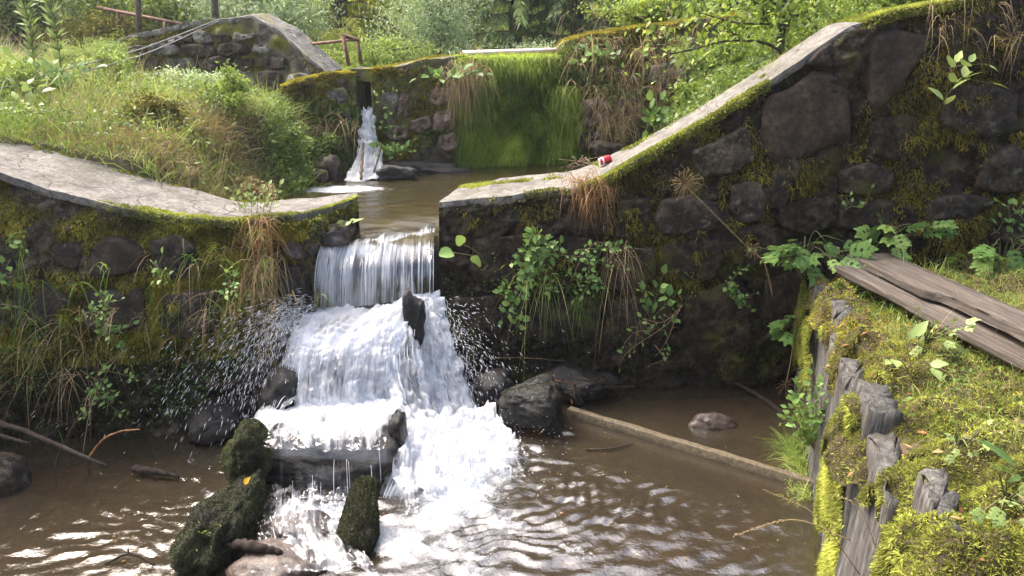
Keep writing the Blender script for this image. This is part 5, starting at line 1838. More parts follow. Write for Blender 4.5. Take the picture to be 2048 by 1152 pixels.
# creepers and herbs on the dark right wall
plant('creeper', 'leafy creeper hanging down the dark wall just right of the falls', at(1080, 480, y=YW),
      [hang(1085, 470, 1020, 520, YW, 1), hang(1085, 470, 1035, 570, YW, 2), hang(1080, 480, 1030, 640, YW, 3), hang(1085, 470, 1075, 560, YW, 4), hang(1080, 470, 1120, 500, YW, 5), hang(1040, 560, 1022, 640, YW, 6), hang(1060, 500, 1050, 540, YW, 7)],
      'ovate', 190, 0.066, seed=21, petiole=0.02)
plant('creeper', 'small leaved creeper spreading across the middle of the dark wall', at(1150, 500, y=YW),
      [hang(1100, 510, 1240, 540, YW, 11), hang(1120, 530, 1200, 600, YW, 12), hang(1150, 500, 1230, 490, YW, 13), hang(1120, 520, 1100, 580, YW, 14), hang(1180, 520, 1160, 590, YW, 15)],
      'ovate', 130, 0.05, seed=22, petiole=0.02)
plant('butterbur', 'plant with two big round pale leaves beside the waterfall', at(960, 500, y=YW),
      [[at(975, 530, y=YW), at(955, 505, y=YW - 0.1), at(925, 488, y=YW - 0.2)], [at(975, 530, y=YW), at(945, 512, y=YW - 0.12), at(905, 505, y=YW - 0.22)], [at(975, 530, y=YW), at(965, 540, y=YW - 0.1), at(952, 528, y=YW - 0.15)]],
      'round', 3, 0.1, 'lf', stem_r=0.005, seed=23, nrm=(0, -0.8, 0.6), spread=0.2, petiole=0.0, from_t=0.9)
plant('nettle', 'broad leaved herb growing from the middle of the dark wall', at(1290, 640, y=YW),
      [[at(1300, 640, y=YW), at(1310, 600, y=YW - 0.12), at(1325, 552, y=YW - 0.2)], [at(1300, 640, y=YW), at(1290, 600, y=YW - 0.12), at(1280, 570, y=YW - 0.2)], [at(1300, 640, y=YW), at(1330, 610, y=YW - 0.1), at(1350, 590, y=YW - 0.15)]],
      'ovate', 24, 0.085, seed=24, nrm=(0, -0.6, 0.8), spread=0.35)
plant('creeper', 'pale trailing stems with few leaves below the broad leaved herb', at(1350, 610, y=YW),
      [hang(1365, 610, 1310, 700, YW - 0.05, 31), hang(1365, 610, 1250, 690, YW - 0.05, 32), hang(1360, 620, 1240, 720, YW, 33), hang(1290, 640, 1250, 680, YW, 34), hang(1310, 690, 1320, 730, YW, 35)],
      'ovate', 44, 0.045, seed=25, stem_mat='stem_dry', stem_r=0.004)
plant('creeper', 'mat of small round leaves on the dark wall left of the timber wall', at(1480, 570, y=YW),
      [hang(1450, 560, 1510, 600, YW, 41), hang(1460, 590, 1500, 620, YW, 42), hang(1500, 540, 1470, 570, YW, 43)],
      'round', 60, 0.035, seed=26, petiole=0.015)


def fern_clump(name, label, px, py, y, n, size, seed, kind='compound', nrm=(-0.1, -0.5, 0.85), fan=(-1.0, 1.0), mk='lf', rise=0.25, cat='plant', dirs=None):
    """A herb with divided leaves on long stalks that fan out of one root."""
    rs = np.random.default_rng(seed)
    b = at(px, py, y=y)
    root = thing(name, label, cat, b)
    a = Acc()
    todo = []
    n = int(n * 1.9)
    for k in range(n):
        f = fan[0] + (fan[1] - fan[0]) * (k + 0.5 + rs.normal() * 0.3) / n
        out = np.array([math.sin(f * 1.3), -0.55 - 0.45 * rs.random(), 0])
        L = size * rs.uniform(0.6, 1.5)
        m1 = b + np.array([0, 0, rise * rs.uniform(0.4, 1.1)]) + out * L * 0.35
        e = m1 + out * L * 0.6 + np.array([0, 0, rs.uniform(-0.05, 0.12)])
        c = spline([b, m1, e], 8)
        tube(a, c, np.linspace(0.005, 0.003, 8), 5)
        dv = unit(unit(c[-1] - c[-3]) + [0, 0, -0.15])
        todo.append((e, dv, np.array(nrm) + rs.normal(size=3) * 0.3, size * rs.uniform(0.5, 1.0)))
    so = a.build('stem', M['stem'], root, smooth=True)
    for q, dv, nv, sz in todo:
        leaf(so, kind, q, dv, nv, sz, mk)
    return root


fern_clump('masterwort', 'jagged leaved herb leaning from the wall above the plank end', 1600, 560, 6.4, 12, 0.26, 51, fan=(-1.1, 0.9), rise=0.4)
fern_clump('masterwort', 'jagged leaved herb behind the far end of the planks', 1770, 500, 6.42, 9, 0.24, 52, fan=(-1.0, 1.0), rise=0.2)
fern_clump('masterwort', 'tall jagged leaved herb at the right edge behind the planks', 1990, 590, 6.25, 14, 0.26, 53, fan=(-1.1, 0.9), rise=0.45)
fern_clump('masterwort', 'low jagged herb between the planks and the dark wall', 1880, 570, 6.3, 10, 0.22, 54, rise=0.18)
fern_clump('masterwort', 'drooping jagged herb below the plank end over the pool corner', 1600, 640, 6.36, 10, 0.22, 55, rise=0.05)
fern_clump('bramble', 'three lobed leaf shoots hanging beside the plank end', 1560, 520, 6.4, 9, 0.16, 56, kind='trefoil', rise=0.1)
fern_clump('masterwort', 'jagged leaf rosette on the moss at the right edge', 2010, 1010, 2.75, 7, 0.14, 57, rise=0.08, mk='lf_pale')
fern_clump('bramble', 'small toothed seedling in the moss near the right edge', 1915, 890, 3.1, 6, 0.08, 58, kind='trefoil', rise=0.05, mk='lf_pale')
fern_clump('masterwort', 'leafy herb at the left rim of the timber wall below the planks', 1700, 610, 5.9, 9, 0.16, 59, rise=0.1, fan=(-1.3, 0.4))
fern_clump('bramble', 'pale leaf tuft in the middle of the mossy bank', 1850, 690, 4.4, 8, 0.12, 60, kind='trefoil', rise=0.1, mk='lf_pale')
plant('dock', 'broad leaved weed with pale leaves on the mossy bank', at(1800, 740, y=4.2),
      [[at(1820, 745, y=4.2), at(1800, 720, y=4.15), at(1780, 722, y=4.1)], [at(1830, 745, y=4.2), at(1850, 720, y=4.15), at(1865, 735, y=4.08)], [at(1825, 745, y=4.2), at(1815, 690, y=4.2), at(1830, 672, y=4.2)]],
      'ovate', 6, 0.1, 'lf_pale', seed=61, nrm=(-0.1, -0.5, 0.9), spread=0.2, from_t=0.8, petiole=0.0)
plant('dock', 'single bright green leaf at the right edge of the moss', at(2040, 980, y=2.8),
      [[at(2060, 1000, y=2.75), at(2045, 960, y=2.7), at(2030, 930, y=2.68)]], 'lance', 2, 0.2, seed=62, spread=0.2, from_t=0.6, petiole=0.0)
# sapling shoot on the upper right wall
plant('sapling', 'pale leaved sapling shoot high on the dark wall near the right edge', at(1890, 220, y=YW),
      [[at(1882, 235, y=YW), at(1895, 190, y=YW - 0.2), at(1925, 160, y=YW - 0.3), at(1975, 165, y=YW - 0.35)],
       [at(1890, 200, y=YW - 0.2), at(1905, 140, y=YW - 0.3), at(1935, 130, y=YW - 0.35), at(1970, 128, y=YW - 0.35)]],
      'ovate', 13, 0.14, 'lf_pale', seed=63, nrm=(0, -0.4, 0.9), spread=0.25, petiole=0.03, stem_mat='stem')
plant('creeper', 'little seedling on the dark wall between the big stones', at(1700, 405, y=YW), [hang(1690, 420, 1735, 402, YW, 71), hang(1690, 420, 1700, 400, YW, 72)], 'ovate', 9, 0.05, seed=64)
plant('creeper', 'sparse leafy shoot at the right edge of the dark wall', at(2020, 420, y=YW - 0.1), [hang(2040, 480, 2000, 420, YW - 0.1, 73), hang(2040, 480, 2050, 400, YW - 0.1, 74), hang(1980, 470, 2010, 430, YW - 0.1, 75)], 'ovate', 26, 0.06, seed=65)
# green plant at the pool foot of the timber wall
plant('watercress', 'bright green leafy clump at the pool edge of the timber wall', at(1640, 880, y=5.0),
      [[at(1632, 905, y=4.85), at(1622 + dx, 850, y=4.78), at(1620 + dx * 1.7, 905 - h, y=4.7)] for dx, h in ((-25, 100), (-10, 150), (5, 170), (15, 130), (-30, 60), (20, 80), (-5, 110), (-18, 130), (8, 95))],
      'ovate', 210, 0.05, seed=66, nrm=(-0.5, -0.6, 0.6), spread=0.5, petiole=0.03)
# left wall plants
for k, (lb, stems, n_, sz) in enumerate([
    ('creeper patch with small bright leaves in the middle of the left wall', [(190, 590, 260, 650), (220, 600, 180, 670), (150, 620, 250, 690), (200, 640, 270, 700), (170, 640, 230, 600)], 100, 0.04),
    ('creeper patch low on the left wall above the pool', [(160, 740, 230, 800), (180, 760, 240, 830), (200, 740, 270, 760), (210, 780, 170, 830)], 70, 0.045),
    ('thin creeper shoots near the top of the left wall', [(300, 520, 350, 560), (320, 560, 330, 520), (440, 530, 480, 580), (460, 560, 450, 600)], 36, 0.045),
    ('leafy weed at the left edge of the left wall', [(20, 520, -10, 490), (10, 500, 50, 480), (30, 640, 0, 600), (0, 580, 20, 550)], 24, 0.055)]):
    plant('creeper', lb, at(stems[0][0], stems[0][1], y=5.5), [hang(*s, 5.6 - 0.3 * (s[1] - 430) / 430, 80 + k * 9 + i) for i, s in enumerate(stems)], 'ovate', n_, sz, seed=90 + k, petiole=0.018)
plant('yellow_weed', 'slender weed on the flat top of the left wall', at(500, 420, y=6.2),
      [[at(500 + dx, 432, y=6.15), at(498 + dx * 1.2, 405, y=6.15), at(495 + dx * 1.6, 385 - abs(dx) * 0.2, y=6.15)] for dx in (-18, -8, 4, 14, 26, 38)], 'ovate', 46, 0.045, 'lf_pale', seed=97, spread=0.5)
# notch leaves
plant('weed', 'pale fallen leaves and weed on the rocky spur at the notch', at(680, 445, y=6.5), [[at(665, 455, y=6.45), at(680, 446, y=6.42), at(700, 440, y=6.45)], [at(668, 455, y=6.45), at(690, 452, y=6.4), at(705, 446, y=6.42)]], 'ovate', 7, 0.09, 'lf_pale', seed=98, nrm=(0, -0.3, 1), spread=0.2, petiole=0)
# tall willowherbs on the left bank
for k, (px, py, y, h, lb) in enumerate([(130, 215, 8.6, 1.5, 'tallest willowherb with feathery narrow leaves on the left bank'), (70, 150, 9.0, 1.1, 'willowherb with narrow leaves left of the tallest one')]):
    b = at(px, py, y=y)
    plant('willowherb', lb, b, [[b, b + [0.03, 0, h * 0.5], b + [-0.05, 0, h]]], 'lance', 170, 0.15, 'lf_pale', seed=110 + k, nrm=(0, -0.4, 0.9), spread=0.4, petiole=0.0, stem_r=0.009, up=0.35)
for k, (px, py, y, lb) in enumerate([(60, 190, 8.0, 'broad leaved yellowish weed at the left end of the grass bank'), (130, 160, 8.2, 'bushy yellow green weed below the cables'), (10, 240, 7.2, 'yellowing weed at the left edge above the grey wall top')]):
    b = at(px, py + 30, y=y)
    plant('bramble', lb, b, [[b, b + [dx * 0.5, dy * 0.3, 0.2], b + [dx, dy, 0.32 + 0.1 * math.sin(dx * 9)]] for dx, dy in ((-.3, 0), (.3, .1), (0, -.2), (.15, .2), (-.2, .2), (.4, -.1), (-.4, -.1))], 'ovate', 60, 0.1, 'lf_pale' if k != 1 else 'lf', seed=120 + k, nrm=(0, -0.4, 0.9), spread=0.4)
# herbs on and under the upper dam
for k, (px, py, y, n_, sz, lb) in enumerate([(790, 300, 10.0, 60, 0.09, 'bright green clump at the foot of the dam right of the upper fall'), (785, 205, 10.2, 12, 0.06, 'small fern like tuft at the right side of the dam slot'), (785, 255, 10.2, 18, 0.07, 'leafy tuft below the pointed pale stone of the dam'),
                                             (890, 150, 10.45, 30, 0.13, 'pale leaved herb on the dam top left of the grass curtain'), (1310, 240, 10.2, 60, 0.12, 'leafy herb at the foot of the right abutment'), (1200, 110, 10.9, 40, 0.12, 'weedy herb on top of the right abutment')]):
    b = at(px, py + 14, y=y)
    rs = np.random.default_rng(k)
    plant('weed', lb, b, [[b, b + [v[0] * 0.5, -0.05, 0.08], b + [v[0], v[1] - 0.1, v[2]]] for v in rs.normal(size=(8, 3)) * [0.16, 0.08, 0.1] + [0, 0, 0.15]], 'ovate', n_, sz, seed=130 + k, nrm=(0, -0.6, 0.8), spread=0.4)
# yellow leaf and grass tuft on the long mossy boulder
yl = leaf(thing('fallen_leaf', 'yellow fallen leaf on the mossy boulder', 'leaf', at(492, 962, y=4.35)), 'ovate', at(488, 968, y=4.33), np.array([0.6, 0, 0.8]), np.array([-0.3, -0.8, 0.4]), 0.06, 'lf_yellow', 'blade')

# ------------------------------------------------------------------ dead umbels
def umbel(label, px, py, y, stem_to, r, n, seed):
    c = at(px, py, y=y)
    root = thing('dead_umbel', label, 'plant', c)
    rs = np.random.default_rng(seed)
    a = Acc()
    s = [c] + [at(q[0], q[1], y=q[2]) for q in stem_to]
    tube(a, spline(s, 16), np.linspace(0.005, 0.006, 16), 5)
    b = Acc()
    for k in range(n):
        th = 2 * math.pi * k / n + rs.normal() * 0.1
        e = c + np.array([math.cos(th), -0.5, math.sin(th)]) * r * rs.uniform(0.6, 1.1)
        tube(b, np.array([c, (c + e) / 2 + [0, 0, 0.01], e]), 0.0022, 4)
        for j in range(4):
            f = e + rs.normal(size=3) * 0.014
            tube(b, np.array([e, f]), 0.0012, 3)
    a.build('stem', M['stem_dry'], root)
    b.build('rays', M['stem_dry'], root)


umbel('large dry star shaped umbel against the dark ramped wall', 1368, 368, YW - 0.12, [(1420, 420, YW - 0.08), (1470, 470, YW), (1510, 510, YW)], 0.13, 30, 1)
umbel('small dry umbel above the jagged herb by the planks', 1505, 500, YW - 0.2, [(1530, 530, YW - 0.2), (1545, 590, YW - 0.15)], 0.07, 14, 2)
umbel('upturned dry umbel standing in the shallows at the pool corner', 1570, 772, 6.2, [(1578, 740, 6.2), (1588, 680, 6.2), (1600, 600, 6.3)], 0.08, 12, 3)

# ------------------------------------------------------------------ grass and ground cover
def grass_patch(name, label, P, L, w, mat, seed, cat='grass', lean=(0, 0, 0), droop=0.5, spread=0.45, seg=3, root=None):
    rs = np.random.default_rng(seed)
    a = Acc()
    D = unit(np.array([0, 0, 1.0]) + np.asarray(lean) + rs.normal(size=P.shape) * spread * [1, 1, 0.3])
    tn = np.clip(0.5 + 0.4 * fbm(P, 1.3, 3, seed) + rs.normal(size=len(P)) * 0.22, 0, 1)
    blades(a, P, D, rs.uniform(L[0], L[1], len(P)) * (0.5 + 0.9 * sstep(-0.4, 0.6, fbm(P, 1.9, 3, seed + 7))), w * rs.uniform(0.6, 1.3, len(P)), rs.uniform(0.2, 1, len(P)) * droop, seg, rs, tn)
    o = a.build(name, M[mat], root)
    return tag(o, label, cat if root is None else None, kind='stuff')


def on_ground(n, x0, x1, y0, y1, seed, mask=None):
    rs = np.random.default_rng(seed)
    x, y = rs.uniform(x0, x1, n), rs.uniform(y0, y1, n)
    if mask is not None:
        k = rs.random(n) < mask(x, y)
        x, y = x[k], y[k]
    return np.stack([x, y, ground_z(x, y) - 0.01], -1)


def bank_mask(x, y):
    xl = np.interp(y, [6.0, 6.9, 8.6, 9.6, 10.4, 12], [-2.5, -2.4, -2.3, -2.12, -2.05, -2.0])
    by = np.interp(x, [p[0] for p in lback], [p[1] for p in lback])
    return ((x < xl - 0.02) & (y > by - 0.06)).astype(float) * np.where(y > 11.3, 0.4, 1.0)


P = on_ground(120000, -7.5, -2.2, 6.5, 12.0, 1, lambda x, y: bank_mask(x, y) * (0.35 + 0.65 * sstep(-0.1, 0.3, fbm(np.stack([x, y, x * 0], -1), 0.8, 3, 61))))
grass_patch('bank_grass', 'long pale green grass covering the left bank', P, (0.12, 0.55), 0.008, 'grass', 2, droop=0.8, spread=0.55)
P = on_ground(3800, -7.5, -2.3, 6.7, 11.5, 101, lambda x, y: bank_mask(x, y) * sstep(-0.2, 0.4, fbm(np.stack([x, y, x * 0], -1), 1.1, 3, 63)))
grass_patch('seeding_grass', 'tall pale seeding grass stalks standing above the left bank', P, (0.4, 0.85), 0.005, 'grass_dry', 102, droop=0.5, spread=0.35, seg=4)


def dry_mask(x, y):
    p = np.stack([x, y, x * 0], -1)
    c = gauss(x, y, (-2.75, 7.7), 0.55, 0.9) + 0.8 * gauss(x, y, (-3.4, 7.1), 0.7, 0.35) + 0.6 * gauss(x, y, (-4.6, 7.6), 0.6, 0.5)
    return bank_mask(x, y) * np.clip(c * 1.2 + 0.05, 0, 1)


P = on_ground(60000, -6, -2.2, 6.5, 10.0, 3, dry_mask)
grass_patch('dry_grass', 'straw coloured dry grass leaning over the lower edge of the left bank', P, (0.15, 0.42), 0.006, 'grass_dry', 4, lean=(0.35, -0.2, 0), droop=0.9)
rs = np.random.default_rng(5)
def weeds(name, label, P, size, mat, seed, hgt=0.2, cat='ground cover'):
    rs = np.random.default_rng(seed)
    a = Acc()
    n = len(P)
    Q_ = P + rs.random((n, 1)) ** 0.7 * hgt * np.array([0, 0, 1.0]) + rs.normal(size=P.shape) * [0.02, 0.02, 0]
    leaflets(a, Q_, rand_dirs(n, rs, 0.1), unit(rs.normal(size=P.shape) * 0.5 + [0, -0.3, 0.9]), size * rs.uniform(0.5, 1.3, n), size * 0.5 * rs.uniform(0.6, 1.2, n), rs,
             np.clip(0.5 + 0.45 * fbm(P, 1.8, 3, seed) + rs.normal(size=n) * 0.2, 0, 1))
    return tag(a.build(name, M[mat]), label, cat, kind='stuff')


P = on_ground(16000, -7.5, -2.2, 6.6, 11.8, 6, lambda x, y: bank_mask(x, y) * np.clip(sstep(0.0, 0.4, fbm(np.stack([x, y, x * 0], -1), 0.9, 3, 65)) + gauss(x, y, (-2.6, 9.2), 0.5, 0.9), 0, 1))
weeds('bank_weeds', 'low leafy weeds growing through the grass of the left bank', P, 0.055, 'weed', 7, 0.3)
P = on_ground(9000, -3.1, -2.05, 8.2, 10.4, 8, lambda x, y: bank_mask(x, y) * sstep(-0.3, 0.2, fbm(np.stack([x, y, x * 0], -1), 2.0, 3, 64)))
weeds('bank_weeds', 'dense green weeds on the steep bank left of the upper fall', P, 0.06, 'weed', 9, 0.35)
# brown dead weed stand
P = on_ground(2600, -3.2, -2.5, 7.9, 9.2, 10, lambda x, y: bank_mask(x, y) * gauss(x, y, (-2.85, 8.5), 0.22, 0.4))
grass_patch('dead_weeds', 'dark brown dead weed stalks in the middle of the left bank', P, (0.2, 0.5), 0.008, 'twig', 11, droop=0.3)

BANKB = [(455, 250, 8.6, 0.3, 0.5, 'shrub', 'small light shrub in the middle of the left bank'), (380, 190, 9.6, 0.35, 0.45, 'willow', 'grey green shrublet below the left abutment'), (570, 300, 9.0, 0.32, 0.4, 'weed', 'dark green weed clump above the basin edge'), (300, 255, 7.6, 0.3, 0.35, 'moss_olive', 'brownish weed clump near the grey wall top'), (610, 240, 9.7, 0.3, 0.4, 'weed', 'leafy clump at the left end of the upper dam'), (230, 170, 9.4, 0.35, 0.5, 'grass', 'feathery weed under the cables'), (40, 215, 8.2, 0.4, 0.45, 'shrub', 'pale yellow green clump at the left end of the bank'), (480, 330, 7.6, 0.28, 0.3, 'grass_dry', 'straw coloured tussock above the left basin edge')]

P = on_ground(16000, 0.8, 5.0, 7.12, 10.9, 151, lambda x, y: (ground_z(x, y) > 1.42).astype(float))
weeds('bank_weeds', 'leafy weeds on the bank behind the ramped wall', P, 0.06, 'weed', 152, 0.3)
P = on_ground(9000, 0.8, 5.0, 7.12, 10.9, 153, lambda x, y: (ground_z(x, y) > 1.42).astype(float))
grass_patch('bank_grass', 'rough grass on the bank behind the ramped wall', P, (0.12, 0.4), 0.007, 'grass', 154, droop=0.8)

# hanging grass curtain on the spillway
def face_points(Wd, n, seed, mask):
    rs = np.random.default_rng(seed)
    V = Wd['P'].reshape(-1, 3)
    return scatter(V, None, grid_quads(Wd['n'], Wd['m'])[:, ::-1], n, rs, mask)


rs = np.random.default_rng(12)
P, Nn = face_points(D3, 85000, 12, lambda P, Nn: np.clip(0.35 + 0.7 * sstep(-0.2, 0.3, fbm(P * [1, 1, 0.5], 1.6, 3, 66)), 0, 1) * (P[:, 2] > 1.36))
a = Acc()
tn = np.clip(0.4 + 0.7 * fbm(P * [1, 1, 0.6], 3.0, 4, 67) + rs.normal(size=len(P)) * 0.2, 0, 1)
blades(a, P - [0, 0.02, 0], unit(np.array([0, -1.0, 0.1]) + rs.normal(size=P.shape) * 0.7), rs.uniform(0.025, 0.085, len(P)) * (1 + 1.2 * (rs.random(len(P)) < 0.1)), 0.01, rs.uniform(0.2, 1.3, len(P)), 3, rs, tn)
tp = np.stack([rs.uniform(-0.78, 0.72, 9000), np.zeros(9000), np.zeros(9000)], -1)
tp[:, 1] = np.interp(tp[:, 0], D3['fr'][:, 0], D3['fr'][:, 1]) + rs.uniform(-0.06, 0.35, 9000)
tp[:, 2] = np.interp(tp[:, 0], D3['fr'][:, 0], D3['fr'][:, 2])
blades(a, tp, unit(np.array([0, -0.7, 0.8]) + rs.normal(size=tp.shape) * 0.4), rs.uniform(0.1, 0.26, 9000), 0.009, rs.uniform(0.4, 1.5, 9000), 3, rs, rs.random(9000) * 0.6 + 0.3)
# the overhanging left flank of the curtain
lp = np.stack([rs.normal(0, 0.14, 9000), np.zeros(9000), rs.uniform(1.38, 2.5, 9000)], -1)
lp[:, 0] += at(935, 200, y=10.7)[0]
lp[:, 1] = 10.68 - 0.08 * rs.random(9000)
blades(a, lp, unit(np.array([0, -1.0, 0.1]) + rs.normal(size=lp.shape) * 0.5), rs.uniform(0.04, 0.12, 9000), 0.008, rs.uniform(0.6, 1.6, 9000), 3, rs, rs.random(9000) * 0.55)
lp = np.stack([rs.normal(0, 0.1, 5000) + at(1135, 200, y=11.1)[0], 11.1 - 0.12 * rs.random(5000), rs.uniform(1.4, 2.4, 5000)], -1)
blades(a, lp, unit(np.array([0, -1.0, 0.1]) + rs.normal(size=lp.shape) * 0.6), rs.uniform(0.06, 0.2, 5000), 0.01, rs.uniform(0.4, 1.6, 5000), 3, rs, rs.random(5000) * 0.7)
tag(a.build('grass_curtain', M['grass_curtain']), 'lush green grass curtain hanging over the spillway of the upper dam', 'grass', kind='stuff')
# dry hanging tuft left of it and more on the right abutment
def hang_tuft(label, px, py, y, rx, n, L, mat, seed, down=1.5, name='dry_grass', w=0.006):
    rs = np.random.default_rng(seed)
    c = at(px, py, y=y)
    P = c + rs.normal(size=(n, 3)) * [rx, 0.04, rx * 0.7]
    tuft = rs.normal(size=(max(n // 5, 3), 3)) * [rx, 0.04, rx * 0.7]
    P = c + tuft[rs.integers(0, len(tuft), n)] + rs.normal(size=(n, 3)) * [0.018, 0.02, 0.015]
    a = Acc()
    blades(a, P, unit(np.array([0, -0.6, 0.05]) + rs.normal(size=P.shape) * [0.55, 0.4, 0.45]), rs.uniform(L * 0.4, L, n), w, rs.uniform(0.6, down, n), 4, rs)
    return tag(a.build(name, M[mat]), label, 'grass', kind='stuff')


hang_tuft('straw tuft hanging at the left edge of the grass curtain', 932, 150, 10.55, 0.14, 500, 0.42, 'grass_dry', 13, 2.0)
hang_tuft('dry straw hanging down the right abutment', 1290, 120, 10.85, 0.5, 800, 0.4, 'grass_dry', 14, 1.6)
hang_tuft('dry straw above the waterline of the right abutment', 1230, 240, 10.85, 0.2, 400, 0.3, 'grass_dry', 15, 1.8)
hang_tuft('rust coloured dry grass clump drooping over the wall corner by the ramp', 1178, 368, 6.5, 0.1, 420, 0.22, 'grass_rust', 16, 2.0, w=0.005)
hang_tuft('long dry grass drooping over the left wall beside the notch', 528, 452, 5.92, 0.09, 150, 0.36, 'grass_rust', 17, 1.8, w=0.005)
hang_tuft('second fall of dry grass below the notch end of the left wall', 530, 530, 5.85, 0.07, 160, 0.36, 'grass_dry', 18, 2.2, w=0.005)
hang_tuft('green grass hanging in the middle of the left wall', 430, 560, 5.7, 0.25, 160, 0.24, 'grass_lush', 19, 1.4, w=0.005)
hang_tuft('tangle of dry stalks over the lower left wall', 380, 620, 5.65, 0.36, 200, 0.34, 'grass_dry', 20, 1.2, w=0.004)
hang_tuft('coarse grass and stalks at the left end of the left wall', 60, 700, 5.4, 0.4, 220, 0.4, 'grass_dry', 24, 1.1, w=0.005)
hang_tuft('dark green grass at the left end of the left wall', 40, 640, 5.4, 0.4, 140, 0.35, 'grass_lush', 25, 1.1, w=0.006)
hang_tuft('grass strands hanging down the dark wall below the creeper', 1090, 540, YW, 0.08, 60, 0.5, 'grass', 21, 2.2, w=0.004)
hang_tuft('grass strands hanging in the middle of the dark wall', 1170, 580, YW, 0.1, 60, 0.3, 'grass_lush', 22, 2.2, w=0.004)
hang_tuft('thin straw hanging down the right half of the dark wall', 1245, 500, YW, 0.05, 60, 0.5, 'grass_dry', 23, 2.2, w=0.004)
hang_tuft('pale straw hanging on the upper dam left of the slot', 635, 255, 9.95, 0.17, 380, 0.36, 'grass_dry', 26, 1.6, w=0.007)
hang_tuft('straw fringe at the top right corner of the dark wall', 1980, 20, YW, 0.25, 200, 0.26, 'grass_dry', 27, 1.8, w=0.004)
# grass tuft on the long boulder
rs = np.random.default_rng(28)
b = at(412, 1060, z=0.2)
grass_patch('grass_tuft', 'small bright grass tuft on the long mossy boulder', b + rs.normal(size=(90, 3)) * [0.04, 0.05, 0.02], (0.06, 0.16), 0.006, 'grass', 29, lean=(-0.3, -0.4, 0), droop=0.8)
# creeping cover on the wall faces
def face_weeds(label, Wd, n, seed, mask, size, mat='creeper', out=0.04):
    rs = np.random.default_rng(seed)
    P, Nn = face_points(Wd, n, seed, mask)
    a = Acc()
    m = len(P)
    leaflets(a, P + Nn * rs.uniform(0, out, m)[:, None], unit(rs.normal(size=P.shape) + [0, 0, -0.3]), unit(Nn * 1.2 + rs.normal(size=P.shape) * 0.5 + [0, 0, 0.5]), size * rs.uniform(0.5, 1.3, m), size * 0.55 * rs.uniform(0.6, 1.2, m), rs,
             np.clip(0.4 + 0.4 * fbm(P, 2, 3, seed) + rs.normal(size=m) * 0.2, 0, 1))
    return tag(a.build('wall_weeds', M[mat]), label, 'ground cover', kind='stuff')


face_weeds('tiny leaved weeds matting the lower left wall', LW, 26000, 31, lambda P, Nn: sstep(0.0, 0.4, fbm(P, 1.7, 3, 68)) * sstep(1.0, 0.7, P[:, 2]) * sstep(-1.8, -2.1, P[:, 0]) * (P[:, 2] > 0.12), 0.026, 'creeper')
face_weeds('tiny leaved weeds matting the dark right wall', RW, 24000, 32, lambda P, Nn: sstep(0.1, 0.45, fbm(P, 1.7, 3, 69)) * sstep(1.3, 0.9, P[:, 2]) * (P[:, 2] > 0.2) * (P[:, 0] < 2.6), 0.024, 'weed')
face_weeds('weeds clinging to the upper dam between slot and curtain', D2, 5000, 33, lambda P, Nn: sstep(0.1, 0.45, fbm(P, 1.7, 3, 70)), 0.05, 'weed', 0.08)
face_weeds('weeds smothering the right abutment of the upper dam', D4, 30000, 34, lambda P, Nn: np.clip(sstep(-0.25, 0.35, fbm(P, 1.5, 3, 72)), 0, 1), 0.055, 'weed', 0.14)
face_weeds('weeds on the dam left of the slot', D1, 9000, 35, lambda P, Nn: sstep(2.3, 2.0, P[:, 2]), 0.055, 'weed', 0.16)

# grass and weeds on the mossy bank at the right
def on_turf(n, seed, mask):
    rs = np.random.default_rng(seed)
    return scatter(TV, None, TQ, n, rs, mask)[0]


def turf_grass(P, Nn):
    w = P[:, 0] - x_timber(P[:, 1])
    return np.clip(0.75 * gauss(w, P[:, 1], (0.62, 4.7), 0.28, 0.9) + sstep(0.75, 1.2, w) * 0.8, 0, 1)


P = on_turf(60000, 41, turf_grass)
grass_patch('bank_grass', 'green grass growing beside the planks on the mossy bank', P, (0.08, 0.26), 0.005, 'grass', 42, lean=(-0.2, -0.1, 0), droop=0.8)
P = on_turf(9000, 43, lambda P, Nn: turf_grass(P, Nn))
grass_patch('dry_grass', 'dry straw among the green grass beside the planks', P, (0.15, 0.36), 0.004, 'grass_dry', 44, lean=(-0.4, -0.2, 0), droop=0.9)
P = on_turf(36000, 45, lambda P, Nn: turf_grass(P, Nn) * sstep(-0.1, 0.3, fbm(P, 1.6, 3, 73)))
weeds('bank_weeds', 'leafy seedlings among the grass beside the planks', P, 0.035, 'weed', 46, 0.1)
P = on_turf(900, 147, lambda P, Nn: np.full(len(P), 0.5))
rs = np.random.default_rng(148)
a = Acc()
leaflets(a, P + [0, 0, 0.015], rand_dirs(len(P), rs) * [1, 1, 0.2], unit(rs.normal(size=P.shape) * 0.4 + [0, 0, 1]), rs.uniform(0.02, 0.06, len(P)), rs.uniform(0.012, 0.03, len(P)), rs)
tag(a.build('leaf_litter', M['grass_rust']), 'brown dead leaf scraps lying on the mossy bank', 'leaf litter', kind='stuff')
rs = np.random.default_rng(47)
